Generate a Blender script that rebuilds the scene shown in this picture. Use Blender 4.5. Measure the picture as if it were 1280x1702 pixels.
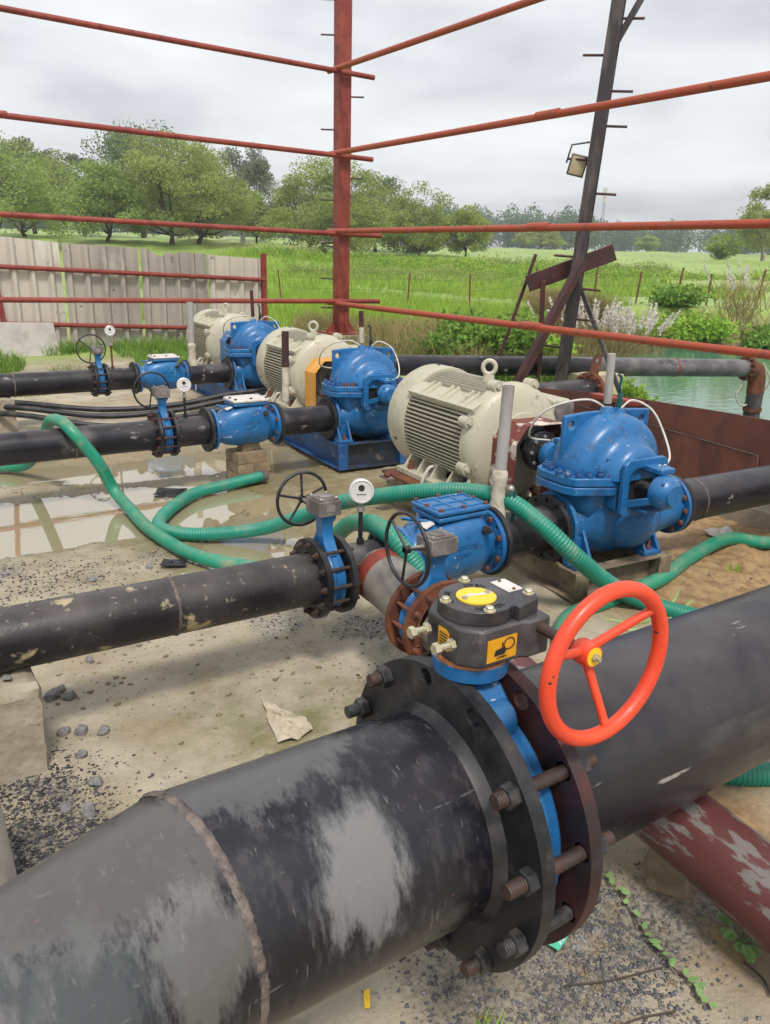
import bpy, math, random
import numpy as np
from mathutils import Vector, Matrix
from mathutils.geometry import tessellate_polygon
for o in list(bpy.data.objects): bpy.data.objects.remove(o)
sc = bpy.context.scene
R = math.radians
PI = math.pi
random.seed(7)
# world axes: X runs along the discharge pipes, Y along the row of pumps, Z up, metres
# ------------------------------------------------------------------ camera
AZ, PITCH, ROLL, EYE = R(33.5), R(17.9), R(1.5), 1.8
def site(x, y, z):
    return Vector((x*math.cos(AZ)+y*math.sin(AZ), -x*math.sin(AZ)+y*math.cos(AZ), z))
_f = Vector((0, math.cos(PITCH), -math.sin(PITCH))); _r = Vector((1, 0, 0)); _u = _r.cross(_f)
_r2 = _r*math.cos(ROLL)+_u*math.sin(ROLL); _u2 = -_r*math.sin(ROLL)+_u*math.cos(ROLL)
cr, cu, cf = site(*_r2), site(*_u2), site(*_f)
cam = bpy.data.cameras.new('camera'); camo = bpy.data.objects.new('camera', cam); sc.collection.objects.link(camo)
camo.matrix_world = Matrix(((cr.x, cu.x, -cf.x, 0), (cr.y, cu.y, -cf.y, 0), (cr.z, cu.z, -cf.z, EYE), (0, 0, 0, 1)))
cam.sensor_fit = 'VERTICAL'; cam.sensor_height = 24.0; cam.lens = 24.0*1300/1702
cam.clip_start = 0.02; cam.clip_end = 5000
sc.camera = camo
# ------------------------------------------------------------------ world, sun, exposure
SUN_EL, SUN_AZ = R(58), R(250)
w = bpy.data.worlds.new('World'); sc.world = w; w.use_nodes = True
nt = w.node_tree; nt.nodes.clear()
def wn(t, **k):
    n = nt.nodes.new(t)
    for a, b in k.items(): setattr(n, a, b)
    return n
out = wn('ShaderNodeOutputWorld'); bg = wn('ShaderNodeBackground'); sky = wn('ShaderNodeTexSky', sky_type='NISHITA', sun_disc=False)
sky.sun_elevation = SUN_EL; sky.sun_rotation = R(90)-SUN_AZ; sky.dust_density = 4
tc = wn('ShaderNodeTexCoord'); sep = wn('ShaderNodeSeparateXYZ'); nt.links.new(tc.outputs['Generated'], sep.inputs[0])
zz = wn('ShaderNodeMath', operation='ADD'); nt.links.new(sep.outputs['Z'], zz.inputs[0]); zz.inputs[1].default_value = .14
zc = wn('ShaderNodeMath', operation='MAXIMUM'); nt.links.new(zz.outputs[0], zc.inputs[0]); zc.inputs[1].default_value = .05
dv = wn('ShaderNodeVectorMath', operation='DIVIDE'); nt.links.new(tc.outputs['Generated'], dv.inputs[0])
cmb = wn('ShaderNodeCombineXYZ')
for i in range(3): nt.links.new(zc.outputs[0], cmb.inputs[i])
nt.links.new(cmb.outputs[0], dv.inputs[1])
def cloudnoise(scale, det, off):
    m = wn('ShaderNodeMapping'); m.inputs['Location'].default_value = off; m.inputs['Scale'].default_value = (1, 1, 0.0)
    nt.links.new(dv.outputs[0], m.inputs[0])
    n = wn('ShaderNodeTexNoise'); n.inputs['Scale'].default_value = scale; n.inputs['Detail'].default_value = det; n.inputs['Roughness'].default_value = .5
    n.inputs['Distortion'].default_value = .35
    nt.links.new(m.outputs[0], n.inputs[0]); return n
n1 = cloudnoise(.55, 5, (3.4, 1.2, 0)); n2 = cloudnoise(1.7, 6, (8, 2, 0))
mixn = wn('ShaderNodeMix', data_type='FLOAT'); mixn.inputs[0].default_value = .35
nt.links.new(n1.outputs['Fac'], mixn.inputs[2]); nt.links.new(n2.outputs['Fac'], mixn.inputs[3])
rp = wn('ShaderNodeValToRGB'); el = rp.color_ramp.elements
el[0].position = .34; el[0].color = (.275, .288, .308, 1); el[1].position = .60; el[1].color = (.515, .517, .519, 1)
e = el.new(.47); e.color = (.425, .433, .444, 1)
nt.links.new(mixn.outputs[0], rp.inputs[0])
sc_sky = wn('ShaderNodeVectorMath', operation='SCALE'); nt.links.new(sky.outputs[0], sc_sky.inputs[0]); sc_sky.inputs[3].default_value = .1
mx = wn('ShaderNodeMix', data_type='RGBA'); mx.inputs[0].default_value = .93
nt.links.new(sc_sky.outputs[0], mx.inputs[6]); nt.links.new(rp.outputs[0], mx.inputs[7])
nt.links.new(mx.outputs[2], bg.inputs[0]); bg.inputs[1].default_value = 1.0
nt.links.new(bg.outputs[0], out.inputs[0])
sl = bpy.data.lights.new('sun', 'SUN'); sl.energy = 1.5; sl.angle = R(10); sl.color = (1, .96, .9)
so = bpy.data.objects.new('sun', sl); sc.collection.objects.link(so)
sd = Vector((math.cos(SUN_EL)*math.cos(SUN_AZ), math.cos(SUN_EL)*math.sin(SUN_AZ), math.sin(SUN_EL)))
so.rotation_euler = sd.to_track_quat('Z', 'Y').to_euler(); so.location = sd*50
sc.view_settings.view_transform = 'Standard'; sc.view_settings.look = 'None'; sc.view_settings.gamma = 1
sc.view_settings.exposure = 1.1; sc.view_settings.use_curve_mapping = False
sc.cycles.diffuse_bounces = 3
# ------------------------------------------------------------------ materials
MATS = {}
def material(name, base, rough=.5, metal=0., layers=(), bump=None, spec=.5, coat=0., rand=True, world=False, rvar=0., trans=0., dust_sheen=None):
    """layers: (colour, scale, lo, hi, detail, (sx,sy,sz), roughness or None)"""
    m = bpy.data.materials.new(name); m.use_nodes = True; t = m.node_tree; N = t.nodes; L = t.links
    b = N['Principled BSDF']; b.inputs['Metallic'].default_value = metal; b.inputs['Specular IOR Level'].default_value = spec
    b.inputs['Coat Weight'].default_value = coat
    tcn = N.new('ShaderNodeTexCoord'); vec = tcn.outputs['Object']
    if world:
        g = N.new('ShaderNodeNewGeometry'); vec = g.outputs['Position']
    elif rand:
        oi = N.new('ShaderNodeObjectInfo'); ad = N.new('ShaderNodeVectorMath'); ad.operation = 'MULTIPLY_ADD'
        ad.inputs[1].default_value = (1, 1, 1); c = N.new('ShaderNodeMath'); c.operation = 'MULTIPLY'; c.inputs[1].default_value = 9.
        L.new(oi.outputs['Random'], c.inputs[0]); L.new(vec, ad.inputs[0]); L.new(c.outputs[0], ad.inputs[2]); vec = ad.outputs[0]
    col = None; ro = None
    def setc(prev, c):
        return prev
    first = N.new('ShaderNodeRGB'); first.outputs[0].default_value = (*base, 1); col = first.outputs[0]
    rv = N.new('ShaderNodeValue'); rv.outputs[0].default_value = rough; ro = rv.outputs[0]
    for (c, scale, lo, hi, det, st, lr) in layers:
        mp = N.new('ShaderNodeMapping'); mp.inputs['Scale'].default_value = st; L.new(vec, mp.inputs[0])
        nz = N.new('ShaderNodeTexNoise'); nz.inputs['Scale'].default_value = scale; nz.inputs['Detail'].default_value = det
        nz.inputs['Roughness'].default_value = .6; L.new(mp.outputs[0], nz.inputs[0])
        mr = N.new('ShaderNodeMapRange'); mr.inputs[1].default_value = lo; mr.inputs[2].default_value = hi; mr.clamp = True
        L.new(nz.outputs['Fac'], mr.inputs[0])
        a = c[3] if len(c) > 3 else 1.
        fac = mr.outputs[0]
        if a < 1:
            mm = N.new('ShaderNodeMath'); mm.operation = 'MULTIPLY'; mm.inputs[1].default_value = a; L.new(fac, mm.inputs[0]); fac = mm.outputs[0]
        mxn = N.new('ShaderNodeMix'); mxn.data_type = 'RGBA'; L.new(fac, mxn.inputs[0]); L.new(col, mxn.inputs[6])
        mxn.inputs[7].default_value = (*c[:3], 1); col = mxn.outputs[2]
        if lr is not None:
            mf = N.new('ShaderNodeMix'); mf.data_type = 'FLOAT'; L.new(fac, mf.inputs[0]); L.new(ro, mf.inputs[2]); mf.inputs[3].default_value = lr; ro = mf.outputs[0]
    if dust_sheen:   # dust and mud on upward faces, plus painted sky sheen on black pipes: colour, noise scale, amount
        dc, dsc, da = dust_sheen; g2 = N.new('ShaderNodeNewGeometry'); sp = N.new('ShaderNodeSeparateXYZ'); L.new(g2.outputs['Normal'], sp.inputs[0])
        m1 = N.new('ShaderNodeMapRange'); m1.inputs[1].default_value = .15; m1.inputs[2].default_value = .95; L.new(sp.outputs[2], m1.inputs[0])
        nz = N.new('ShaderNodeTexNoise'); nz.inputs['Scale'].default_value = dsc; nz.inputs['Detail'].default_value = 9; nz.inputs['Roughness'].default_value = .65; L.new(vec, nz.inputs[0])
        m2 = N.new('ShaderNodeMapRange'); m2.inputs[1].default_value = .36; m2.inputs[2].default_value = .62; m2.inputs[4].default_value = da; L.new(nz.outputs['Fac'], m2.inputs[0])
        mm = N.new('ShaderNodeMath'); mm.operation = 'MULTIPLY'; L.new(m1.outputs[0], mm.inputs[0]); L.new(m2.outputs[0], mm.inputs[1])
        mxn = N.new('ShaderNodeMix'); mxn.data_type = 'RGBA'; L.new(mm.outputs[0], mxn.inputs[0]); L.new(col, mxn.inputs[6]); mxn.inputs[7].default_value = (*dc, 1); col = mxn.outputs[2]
    L.new(col, b.inputs['Base Color']); L.new(ro, b.inputs['Roughness'])
    if bump:
        nz = N.new('ShaderNodeTexNoise'); nz.inputs['Scale'].default_value = bump[0]; nz.inputs['Detail'].default_value = 6; L.new(vec, nz.inputs[0])
        bp = N.new('ShaderNodeBump'); bp.inputs['Strength'].default_value = bump[1]; bp.inputs['Distance'].default_value = bump[2] if len(bump) > 2 else .004
        L.new(nz.outputs['Fac'], bp.inputs['Height']); L.new(bp.outputs[0], b.inputs['Normal'])
    if trans > 0:
        tr = N.new('ShaderNodeBsdfTranslucent'); L.new(col, tr.inputs[0]); ms = N.new('ShaderNodeMixShader'); ms.inputs[0].default_value = trans
        L.new(b.outputs[0], ms.inputs[1]); L.new(tr.outputs[0], ms.inputs[2]); L.new(ms.outputs[0], N['Material Output'].inputs[0])
    MATS[name] = m
    return m
A1 = (1, 1, 1)
material('black_coating', (.009, .008, .013), .32, spec=.35, layers=[((.022, .020, .024), 3, .4, .7, 5, A1, .42), ((.20, .185, .17, .6), 2.2, .58, .74, 7, (1, 1, 1), .6), ((.30, .28, .26, .7), 9, .63, .67, 8, (.5, 1, 1), .65), ((.10, .05, .03, .6), 14, .66, .75, 4, A1, .7)], bump=(60, .12), dust_sheen=((.20, .18, .175), 3.5, .22))
material('header_coating', (.006, .0055, .0095), .26, spec=.45, layers=[((.015, .0135, .018), 4, .4, .7, 5, A1, .40), ((.10, .095, .10, .5), 2.2, .58, .63, 10, (1.6, .9, .5), .40), ((.045, .04, .045, .5), 26, .52, .62, 7, (1.6, 1, .5), .42), ((.16, .15, .145, .5), 46, .64, .69, 6, (2.2, .6, .25), .5), ((.16, .15, .145, .4), 70, .68, .71, 4, (.14, 1, 1), .5), ((.30, .10, .06, .6), 34, .735, .75, 3, A1, .7)], bump=(50, .10), dust_sheen=((.12, .115, .12), 1.6, .18))
material('header_clean', (.008, .007, .011), .27, spec=.45, layers=[((.024, .021, .024), 3, .4, .7, 6, A1, .46), ((.17, .15, .14, .7), 2.4, .57, .72, 9, (.3, 1, 1), .5), ((.36, .33, .30, .7), 22, .665, .70, 5, (.16, 1, 1), .6)], bump=(45, .08), dust_sheen=((.15, .13, .135), 2.5, .35))
material('flange_black', (.010, .010, .013), .42, spec=.4, layers=[((.05, .048, .048), 7, .45, .7, 6, A1, .55), ((.14, .10, .08, .5), 16, .6, .75, 5, A1, .7)], bump=(80, .15))
material('mud_caked', (.011, .010, .014), .36, spec=.35, layers=[((.042, .037, .037), 4, .42, .65, 6, A1, .5), ((.42, .34, .20), 7, .60, .66, 8, A1, .85), ((.28, .24, .18, .7), 30, .62, .7, 4, A1, .8)], bump=(60, .2), dust_sheen=((.22, .19, .165), 3., .32))
material('blue_paint', (.010, .105, .285), .34, layers=[((.016, .155, .385), 3, .35, .7, 4, A1, None), ((.008, .075, .26, .5), 6, .55, .75, 5, A1, .5), ((.45, .46, .44, .8), 42, .675, .70, 3, A1, .7), ((.09, .07, .06, .7), 12, .66, .74, 5, A1, .7), ((.10, .055, .035, .7), 11, .66, .72, 6, (2.2, 2.2, .3), .7), ((.008, .05, .14, .6), 17, .55, .68, 6, A1, .5)], bump=(110, .22, .003), dust_sheen=((.34, .32, .27), 7., .10))
material('blue_dirty', (.008, .05, .17), .5, layers=[((.016, .11, .30), 4, .4, .7, 5, A1, None), ((.30, .30, .28, .8), 14, .60, .68, 7, A1, .75), ((.06, .045, .035), 8, .57, .68, 6, A1, .8)], bump=(80, .2))
material('cream_paint', (.43, .40, .30), .42, layers=[((.49, .46, .355), 3, .3, .7, 4, A1, None), ((.18, .15, .10, .6), 10, .60, .74, 6, A1, .7), ((.16, .12, .08, .55), 9, .60, .70, 7, (2.5, 2.5, .35), .7)], bump=(120, .10), dust_sheen=((.36, .32, .24), 6., .35))
material('red_oxide', (.21, .026, .018), .55, layers=[((.30, .06, .035), 5, .4, .7, 5, A1, None), ((.10, .02, .015, .8), 9, .55, .72, 6, A1, .7), ((.35, .16, .07, .6), 24, .66, .74, 5, A1, .8)], bump=(90, .15))
material('orange_rail', (.36, .055, .022), .5, layers=[((.30, .075, .035), 5, .4, .7, 5, A1, None), ((.13, .03, .02, .8), 10, .57, .72, 6, A1, .7)], bump=(90, .15))
material('dark_red', (.07, .014, .012), .52, layers=[((.03, .015, .018), 4, .4, .65, 5, A1, None), ((.16, .05, .035, .8), 12, .58, .7, 6, A1, .7)], bump=(90, .2))
material('dark_steel', (.030, .024, .027), .45, layers=[((.11, .09, .085), 6, .5, .7, 6, (1, 1, .25), .6), ((.16, .08, .05, .7), 14, .62, .72, 6, A1, .8)], bump=(70, .2))
material('rust', (.105, .032, .016), .75, layers=[((.20, .065, .022), 7, .45, .65, 6, A1, .85), ((.05, .018, .014), 5, .5, .68, 6, A1, .65), ((.34, .20, .08, .7), 30, .66, .72, 4, A1, .9)], bump=(110, .35))
material('rust_sheet', (.10, .034, .026), .6, layers=[((.16, .055, .03), 3, .4, .65, 6, (1, 1, .4), .7), ((.045, .018, .018), 5, .5, .7, 6, (1, 1, .3), .5), ((.20, .08, .035, .7), 12, .62, .74, 6, (1, 1, .5), .8)], bump=(60, .15))
material('rusty_bolt', (.16, .055, .028), .75, layers=[((.07, .03, .02), 20, .45, .65, 5, A1, .8)], bump=(200, .4))
material('stud_brown', (.060, .030, .022), .6, layers=[((.028, .019, .018), 18, .4, .6, 5, A1, .5)], bump=(200, .3))
material('bolt_dark', (.028, .028, .030), .45, metal=.3, layers=[((.09, .08, .075), 25, .45, .7, 5, A1, .6)], bump=(150, .2))
material('zinc', (.62, .58, .42), .38, metal=.7, layers=[((.45, .40, .26), 25, .4, .7, 4, A1, .5)])
material('steel', (.40, .39, .37), .38, metal=.6, layers=[((.25, .22, .19), 12, .5, .7, 5, A1, .6)])
material('gear_black', (.024, .022, .027), .36, layers=[((.095, .085, .088), 9, .42, .72, 6, A1, .5), ((.28, .22, .17, .5), 22, .66, .74, 5, A1, .8)], bump=(160, .12))
material('gear_grey', (.10, .085, .08), .6, layers=[((.22, .20, .19), 10, .45, .65, 6, A1, .7), ((.20, .09, .05, .7), 16, .6, .72, 5, A1, .8)], bump=(120, .25))
material('wheel_orange', (.74, .062, .020), .38, coat=.1, layers=[((.62, .045, .015), 9, .4, .7, 6, A1, .5), ((.55, .16, .09, .5), 28, .62, .70, 5, A1, .6), ((.80, .12, .045, .5), 3, .5, .75, 4, A1, None), ((.03, .03, .04), 13, .725, .73, 3, A1, .5)], bump=(140, .06))
material('wheel_black', (.014, .014, .016), .42, layers=[((.05, .045, .045), 15, .5, .7, 5, A1, .5)])
material('hose_green', (.004, .20, .115), .38, layers=[((.010, .26, .16), 3, .35, .7, 4, A1, .45), ((.26, .24, .16, .7), 8, .57, .70, 8, A1, .65)], dust_sheen=((.30, .29, .20), 9., .35))
material('hose_ribbed', (.004, .185, .125), .42, layers=[((.010, .24, .165), 3, .35, .7, 4, A1, .5), ((.22, .22, .15, .55), 9, .57, .72, 7, A1, .6)], dust_sheen=((.28, .29, .21), 9., .3))
material('hose_pale', (.28, .36, .13), .5, layers=[((.20, .24, .10), 8, .45, .65, 4, A1, None)])
material('rubber', (.012, .012, .014), .5, layers=[((.06, .055, .05), 8, .5, .7, 5, A1, .6)])
material('pipe_grey', (.24, .215, .185), .55, layers=[((.14, .125, .115), 3, .4, .65, 6, A1, None), ((.16, .028, .024, .9), 4, .57, .60, 8, (1, .35, 1), .6), ((.06, .055, .055, .8), 5, .60, .70, 7, (1, .4, 1), .6)], bump=(70, .15))
material('pipe_redgrey', (.17, .15, .14), .5, layers=[((.10, .024, .024, .95), 13, .465, .49, 11, (1, .3, 1), .5), ((.06, .045, .045, .8), 7, .55, .62, 8, (1, .3, 1), .5)], bump=(60, .2))
material('red_primer', (.23, .035, .020), .6, layers=[((.14, .022, .015), 8, .45, .65, 5, A1, None)], bump=(90, .2))
material('concrete', (.38, .33, .25), .9, layers=[((.26, .22, .16), 5, .4, .65, 8, A1, None), ((.42, .37, .29), 9, .58, .7, 6, A1, None), ((.10, .085, .06, .7), 40, .64, .7, 4, A1, None)], bump=(35, .6, .01))
material('concrete_cream', (.52, .45, .29), .85, layers=[((.40, .34, .21), 5, .45, .7, 6, A1, None)], bump=(40, .4))
material('brick_mud', (.26, .19, .115), .9, layers=[((.17, .125, .075), 8, .45, .65, 7, A1, None), ((.34, .28, .19), 12, .6, .7, 5, A1, None)], bump=(45, .5, .006))
material('rock_grey', (.17, .165, .17), .85, layers=[((.30, .285, .27), 3, .45, .65, 7, A1, None), ((.06, .06, .065), 16, .55, .7, 6, A1, None)], bump=(60, .5))
material('gravel_mix', (.10, .10, .11), .8, layers=[((.28, .27, .26), 19, .5, .62, 3, A1, None), ((.24, .18, .11), 13, .58, .66, 3, A1, None)], world=True)
material('gravel_dark', (.030, .031, .036), .7, layers=[((.11, .11, .12), 24, .5, .65, 3, A1, None)], world=True)
material('sheet_cream', (.58, .53, .45), .5, layers=[((.50, .455, .39), 1.2, .4, .62, 5, (.8, 1, .4), None), ((.64, .61, .55), 2, .55, .7, 5, (1, 1, .5), None), ((.12, .085, .06, .8), 7, .63, .74, 7, A1, .8)], bump=(40, .1))
material('sheet_grey', (.42, .375, .325), .55, layers=[((.32, .285, .245), 1.5, .42, .62, 6, (1, 1, .3), None), ((.54, .50, .45), 2, .54, .68, 5, (1, 1, .5), None), ((.12, .085, .06, .9), 5, .64, .70, 7, A1, .8)], bump=(40, .1))
material('slab_white', (.54, .50, .47), .8, layers=[((.42, .38, .36), 4, .45, .65, 6, A1, None)], bump=(40, .2))
material('yellow_guard', (.62, .28, .030), .45, layers=[((.66, .40, .14), 2, .5, .7, 4, A1, None), ((.30, .15, .04, .6), 12, .63, .75, 5, A1, .6)])
material('guard_rust', (.15, .035, .025), .55, layers=[((.60, .52, .44), 5, .52, .58, 8, (1, 1, 2), .6), ((.06, .02, .018, .8), 8, .57, .7, 6, A1, .6)], bump=(80, .2))
material('base_brown', (.17, .13, .09), .75, layers=[((.30, .24, .15), 6, .45, .62, 7, A1, .85), ((.05, .045, .04), 7, .55, .68, 6, A1, .5), ((.035, .075, .15, .6), 11, .62, .7, 5, A1, .6)], bump=(60, .3))
material('label_yellow', (.68, .33, .012), .5, layers=[((.55, .25, .01), 20, .5, .7, 5, A1, None)])
material('plate_yellow', (.80, .52, .02), .35)
material('plate_white', (.62, .58, .55), .4, layers=[((.50, .44, .40), 14, .5, .7, 5, A1, None)])
material('ink_black', (.015, .014, .014), .6)
material('gauge_white', (.62, .60, .58), .35, metal=.2)
material('pvc_grey', (.36, .34, .32), .5, layers=[((.24, .22, .20), 9, .45, .65, 6, (1, 1, .4), None), ((.55, .52, .48, .7), 18, .58, .7, 5, (1, 1, .4), None)])
material('tape_white', (.52, .47, .38), .8, layers=[((.34, .29, .22), 20, .45, .65, 6, A1, None)], bump=(120, .5, .004))
material('handle_green', (.004, .075, .065), .4)
material('tube_white', (.58, .54, .48), .5, layers=[((.40, .35, .28), 14, .5, .7, 5, A1, None)])
material('dark_hollow', (.008, .008, .009), .8)
material('paper', (.47, .41, .31), .85, layers=[((.36, .30, .21), 12, .45, .65, 5, A1, None)])
material('paper_green', (.10, .55, .36), .7, layers=[((.75, .75, .70), 22, .5, .53, 3, A1, None)])
material('bark', (.075, .055, .042), .9, layers=[((.035, .027, .022), 4, .4, .7, 5, A1, None)])
material('bark_pale', (.28, .26, .23), .9, layers=[((.10, .085, .07), 2, .45, .7, 5, A1, None)])
def leafmat(n, a, b, scale=.5, tr=.3):
    material(n, a, .6, layers=[(b, scale, .38, .66, 3, A1, None)], trans=tr, spec=.25, rand=True)
leafmat('leaf_acacia', (.25, .32, .085), (.40, .46, .15), .5, .5)
leafmat('leaf_light', (.26, .36, .10), (.38, .47, .15), .5, .45)
leafmat('leaf_dark', (.15, .20, .10), (.23, .28, .135), .5, .5)
leafmat('leaf_euc', (.16, .20, .14), (.24, .28, .18), .5, .45)
leafmat('leaf_far', (.10, .16, .085), (.17, .235, .12), .06, .45)
leafmat('leaf_bush', (.13, .25, .04), (.25, .40, .07), 2.)
leafmat('leaf_lime', (.22, .40, .035), (.34, .50, .07), 3.)
leafmat('grass_green', (.22, .36, .040), (.34, .47, .075), .8)
leafmat('grass_dry', (.36, .27, .13), (.24, .23, .08), 1.2, .3)
leafmat('plume', (.82, .78, .73), (.70, .64, .58), 3., .4)
leafmat('weed_leaf', (.24, .42, .14), (.34, .50, .22), 20.)
# ------------------------------------------------------------------ mesh helpers
COL = sc.collection
def frame(ax):
    ax = Vector(ax).normalized(); t = Vector((0, 0, 1)) if abs(ax.z) < .9 else Vector((1, 0, 0))
    e1 = t.cross(ax).normalized(); return e1, ax.cross(e1), ax
class MB:
    def __init__(s): s.v = []; s.f = []
    def add(s, vs, fs):
        n = len(s.v); s.v += [tuple(p) for p in vs]; s.f += [tuple(i+n for i in q) for q in fs]; return s
    def box(s, c, d, rz=0, M=None):
        x, y, z = d[0]/2, d[1]/2, d[2]/2; c = Vector(c)
        vs = [Vector((a*x, b*y, e*z)) for e in (-1, 1) for b in (-1, 1) for a in (-1, 1)]
        m = M if M else Matrix.Rotation(rz, 3, 'Z')
        return s.add([m @ p+c for p in vs], [(0, 2, 3, 1), (4, 5, 7, 6), (0, 1, 5, 4), (2, 6, 7, 3), (0, 4, 6, 2), (1, 3, 7, 5)])
    def bar(s, p0, p1, wx, wy, up=(0, 0, 1)):
        p0, p1 = Vector(p0), Vector(p1); d = (p1-p0); L = d.length; d.normalize(); u = Vector(up)
        e1 = u.cross(d)
        e1 = e1.normalized() if e1.length > 1e-4 else frame(d)[0]
        e2 = d.cross(e1); return s.box((p0+p1)/2, (wx, wy, L), M=Matrix((e1, e2, d)).transposed())
    def lathe(s, prof, o, ax, n=24, a0=0., a1=2*PI, e1=None):
        """prof: (radius, height along the axis)"""
        if e1 is None: e1, e2, ax = frame(ax)
        else:
            ax = Vector(ax).normalized(); e1 = Vector(e1).normalized(); e2 = ax.cross(e1)
        o = Vector(o); full = abs(a1-a0-2*PI) < 1e-6; m = n if full else n+1; vs = []; fs = []
        for (r, h) in prof:
            for k in range(m):
                a = a0+(a1-a0)*k/n; vs.append(o+ax*h+e1*(r*math.cos(a))+e2*(r*math.sin(a)))
        for i in range(len(prof)-1):
            for k in range(n):
                k2 = (k+1) % m; fs.append((i*m+k, i*m+k2, (i+1)*m+k2, (i+1)*m+k))
        return s.add(vs, fs)
    def cyl(s, p0, p1, r0, r1=None, n=16, caps=True):
        p0, p1 = Vector(p0), Vector(p1); r1 = r0 if r1 is None else r1; L = (p1-p0).length
        pr = [(r0, 0), (r1, L)]
        if caps: pr = [(0, 0)]+pr+[(0, L)]
        return s.lathe(pr, p0, p1-p0, n)
    def tube(s, pts, r, n=10, caps=True):
        pts = [Vector(p) for p in pts]; rs = r if isinstance(r, (list, tuple)) else [r]*len(pts)
        d = (pts[1]-pts[0]).normalized(); e1 = frame(d)[0]; rings = []
        for i, p in enumerate(pts):
            t = (pts[min(i+1, len(pts)-1)]-pts[max(i-1, 0)]).normalized()
            e1 = (e1-t*e1.dot(t)).normalized(); e2 = t.cross(e1)
            rings.append([p+e1*(rs[i]*math.cos(2*PI*k/n))+e2*(rs[i]*math.sin(2*PI*k/n)) for k in range(n)])
        return s.loft(rings, caps)
    def loft(s, rings, caps=True):
        n = len(rings[0]); vs = [p for rg in rings for p in rg]; fs = []
        for i in range(len(rings)-1):
            for k in range(n):
                k2 = (k+1) % n; fs.append((i*n+k, i*n+k2, (i+1)*n+k2, (i+1)*n+k))
        if caps:
            fs.append(tuple(range(n))[::-1]); fs.append(tuple((len(rings)-1)*n+k for k in range(n)))
        return s.add(vs, fs)
    def plate(s, poly, o, ex, ey, t, holes=()):
        """flat plate: outline (and holes) in ex, ey; thickness t along ex x ey"""
        o, ex, ey = Vector(o), Vector(ex), Vector(ey); ez = ex.cross(ey).normalized()*t
        loops = [list(poly)]+[list(h) for h in holes]; flat = [p for l in loops for p in l]
        tri = tessellate_polygon([[Vector((p[0], p[1], 0)) for p in l] for l in loops])
        A = [o+ex*p[0]+ey*p[1] for p in flat]; n = len(A); vs = A+[p+ez for p in A]; fs = []
        for q in tri:
            a, b, c = (Vector((*flat[i], 0)) for i in q)
            if (b-a).cross(c-a).z < 0: q = (q[0], q[2], q[1])
            fs.append((q[2], q[1], q[0])); fs.append(tuple(i+n for i in q))
        i0 = 0
        for li, l in enumerate(loops):
            m = len(l); ar = sum(l[k][0]*l[(k+1) % m][1]-l[(k+1) % m][0]*l[k][1] for k in range(m))
            for k in range(m):
                a, b = i0+k, i0+(k+1) % m
                fs.append((a, b, b+n, a+n) if (ar > 0) == (li == 0) else (b, a, a+n, b+n))
            i0 += m
        return s.add(vs, fs)
    def hexp(s, c, ax, r, h):
        e1, e2, a = frame(ax); c = Vector(c)
        return s.loft([[c+a*t+e1*(q*math.cos(PI/3*k))+e2*(q*math.sin(PI/3*k)) for k in range(6)] for t, q in ((0, r), (h*.85, r), (h, r*.88))])
    def torus(s, c, ax, Rm, r, n=40, m=10, a0=0., a1=2*PI):
        e1, e2, a = frame(ax); c = Vector(c); full = abs(a1-a0-2*PI) < 1e-6; vs = []; fs = []; nn = n if full else n+1
        for i in range(nn):
            t = a0+(a1-a0)*i/n; d = e1*math.cos(t)+e2*math.sin(t)
            for k in range(m):
                p = 2*PI*k/m; vs.append(c+d*(Rm+r*math.cos(p))+a*(r*math.sin(p)))
        for i in range(n):
            j = (i+1) % nn
            for k in range(m):
                k2 = (k+1) % m; fs.append((i*m+k, j*m+k, j*m+k2, i*m+k2))
        return s.add(vs, fs)
    def ell(s, c, r, n=24, m=14):
        c = Vector(c); rings = []
        for i in range(m+1):
            t = PI*i/m; q = max(math.sin(t), .001)
            rings.append([c+Vector((r[0]*q*math.cos(2*PI*k/n), r[1]*q*math.sin(2*PI*k/n), -r[2]*math.cos(t))) for k in range(n)])
        return s.loft(rings)
    def mesh(s, name, smooth=35):
        me = bpy.data.meshes.new(name); me.from_pydata(s.v, [], s.f); me.validate(); me.update()
        if smooth:
            me.shade_smooth(); me.set_sharp_from_angle(angle=R(smooth))
        return me
    def build(s, name, m, parent=None, smooth=35, bevel=0.):
        return place(s.mesh(name, smooth), name, m, parent, bevel)
def place(me, name, m, parent=None, bevel=0., loc=None, rot=None):
    if m and not me.materials: me.materials.append(MATS[m])
    o = bpy.data.objects.new(name, me); COL.objects.link(o)
    if parent: o.parent = parent
    if loc is not None: o.location = loc
    if rot is not None: o.rotation_euler = rot
    if bevel:
        b = o.modifiers.new('bevel', 'BEVEL'); b.width = bevel; b.segments = 2; b.limit_method = 'ANGLE'; b.angle_limit = R(40)
    return o
def npmesh(name, V, F, m, parent=None, smooth=False):
    V = np.asarray(V, np.float32); F = np.asarray(F, np.int32); k = F.shape[1]
    me = bpy.data.meshes.new(name); me.vertices.add(len(V)); me.vertices.foreach_set('co', V.ravel())
    me.loops.add(F.size); me.loops.foreach_set('vertex_index', F.ravel()); me.polygons.add(len(F))
    me.polygons.foreach_set('loop_start', np.arange(0, F.size, k, dtype=np.int32)); me.polygons.foreach_set('loop_total', np.full(len(F), k, np.int32))
    if smooth: me.polygons.foreach_set('use_smooth', np.ones(len(F), bool))
    me.update(); me.validate()
    return place(me, name, m, parent)
def tag(o, label=None, cat=None, group=None, kind=None):
    if label: o['label'] = label
    if cat: o['category'] = cat
    if group: o['group'] = group
    if kind: o['kind'] = kind
    return o
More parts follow.
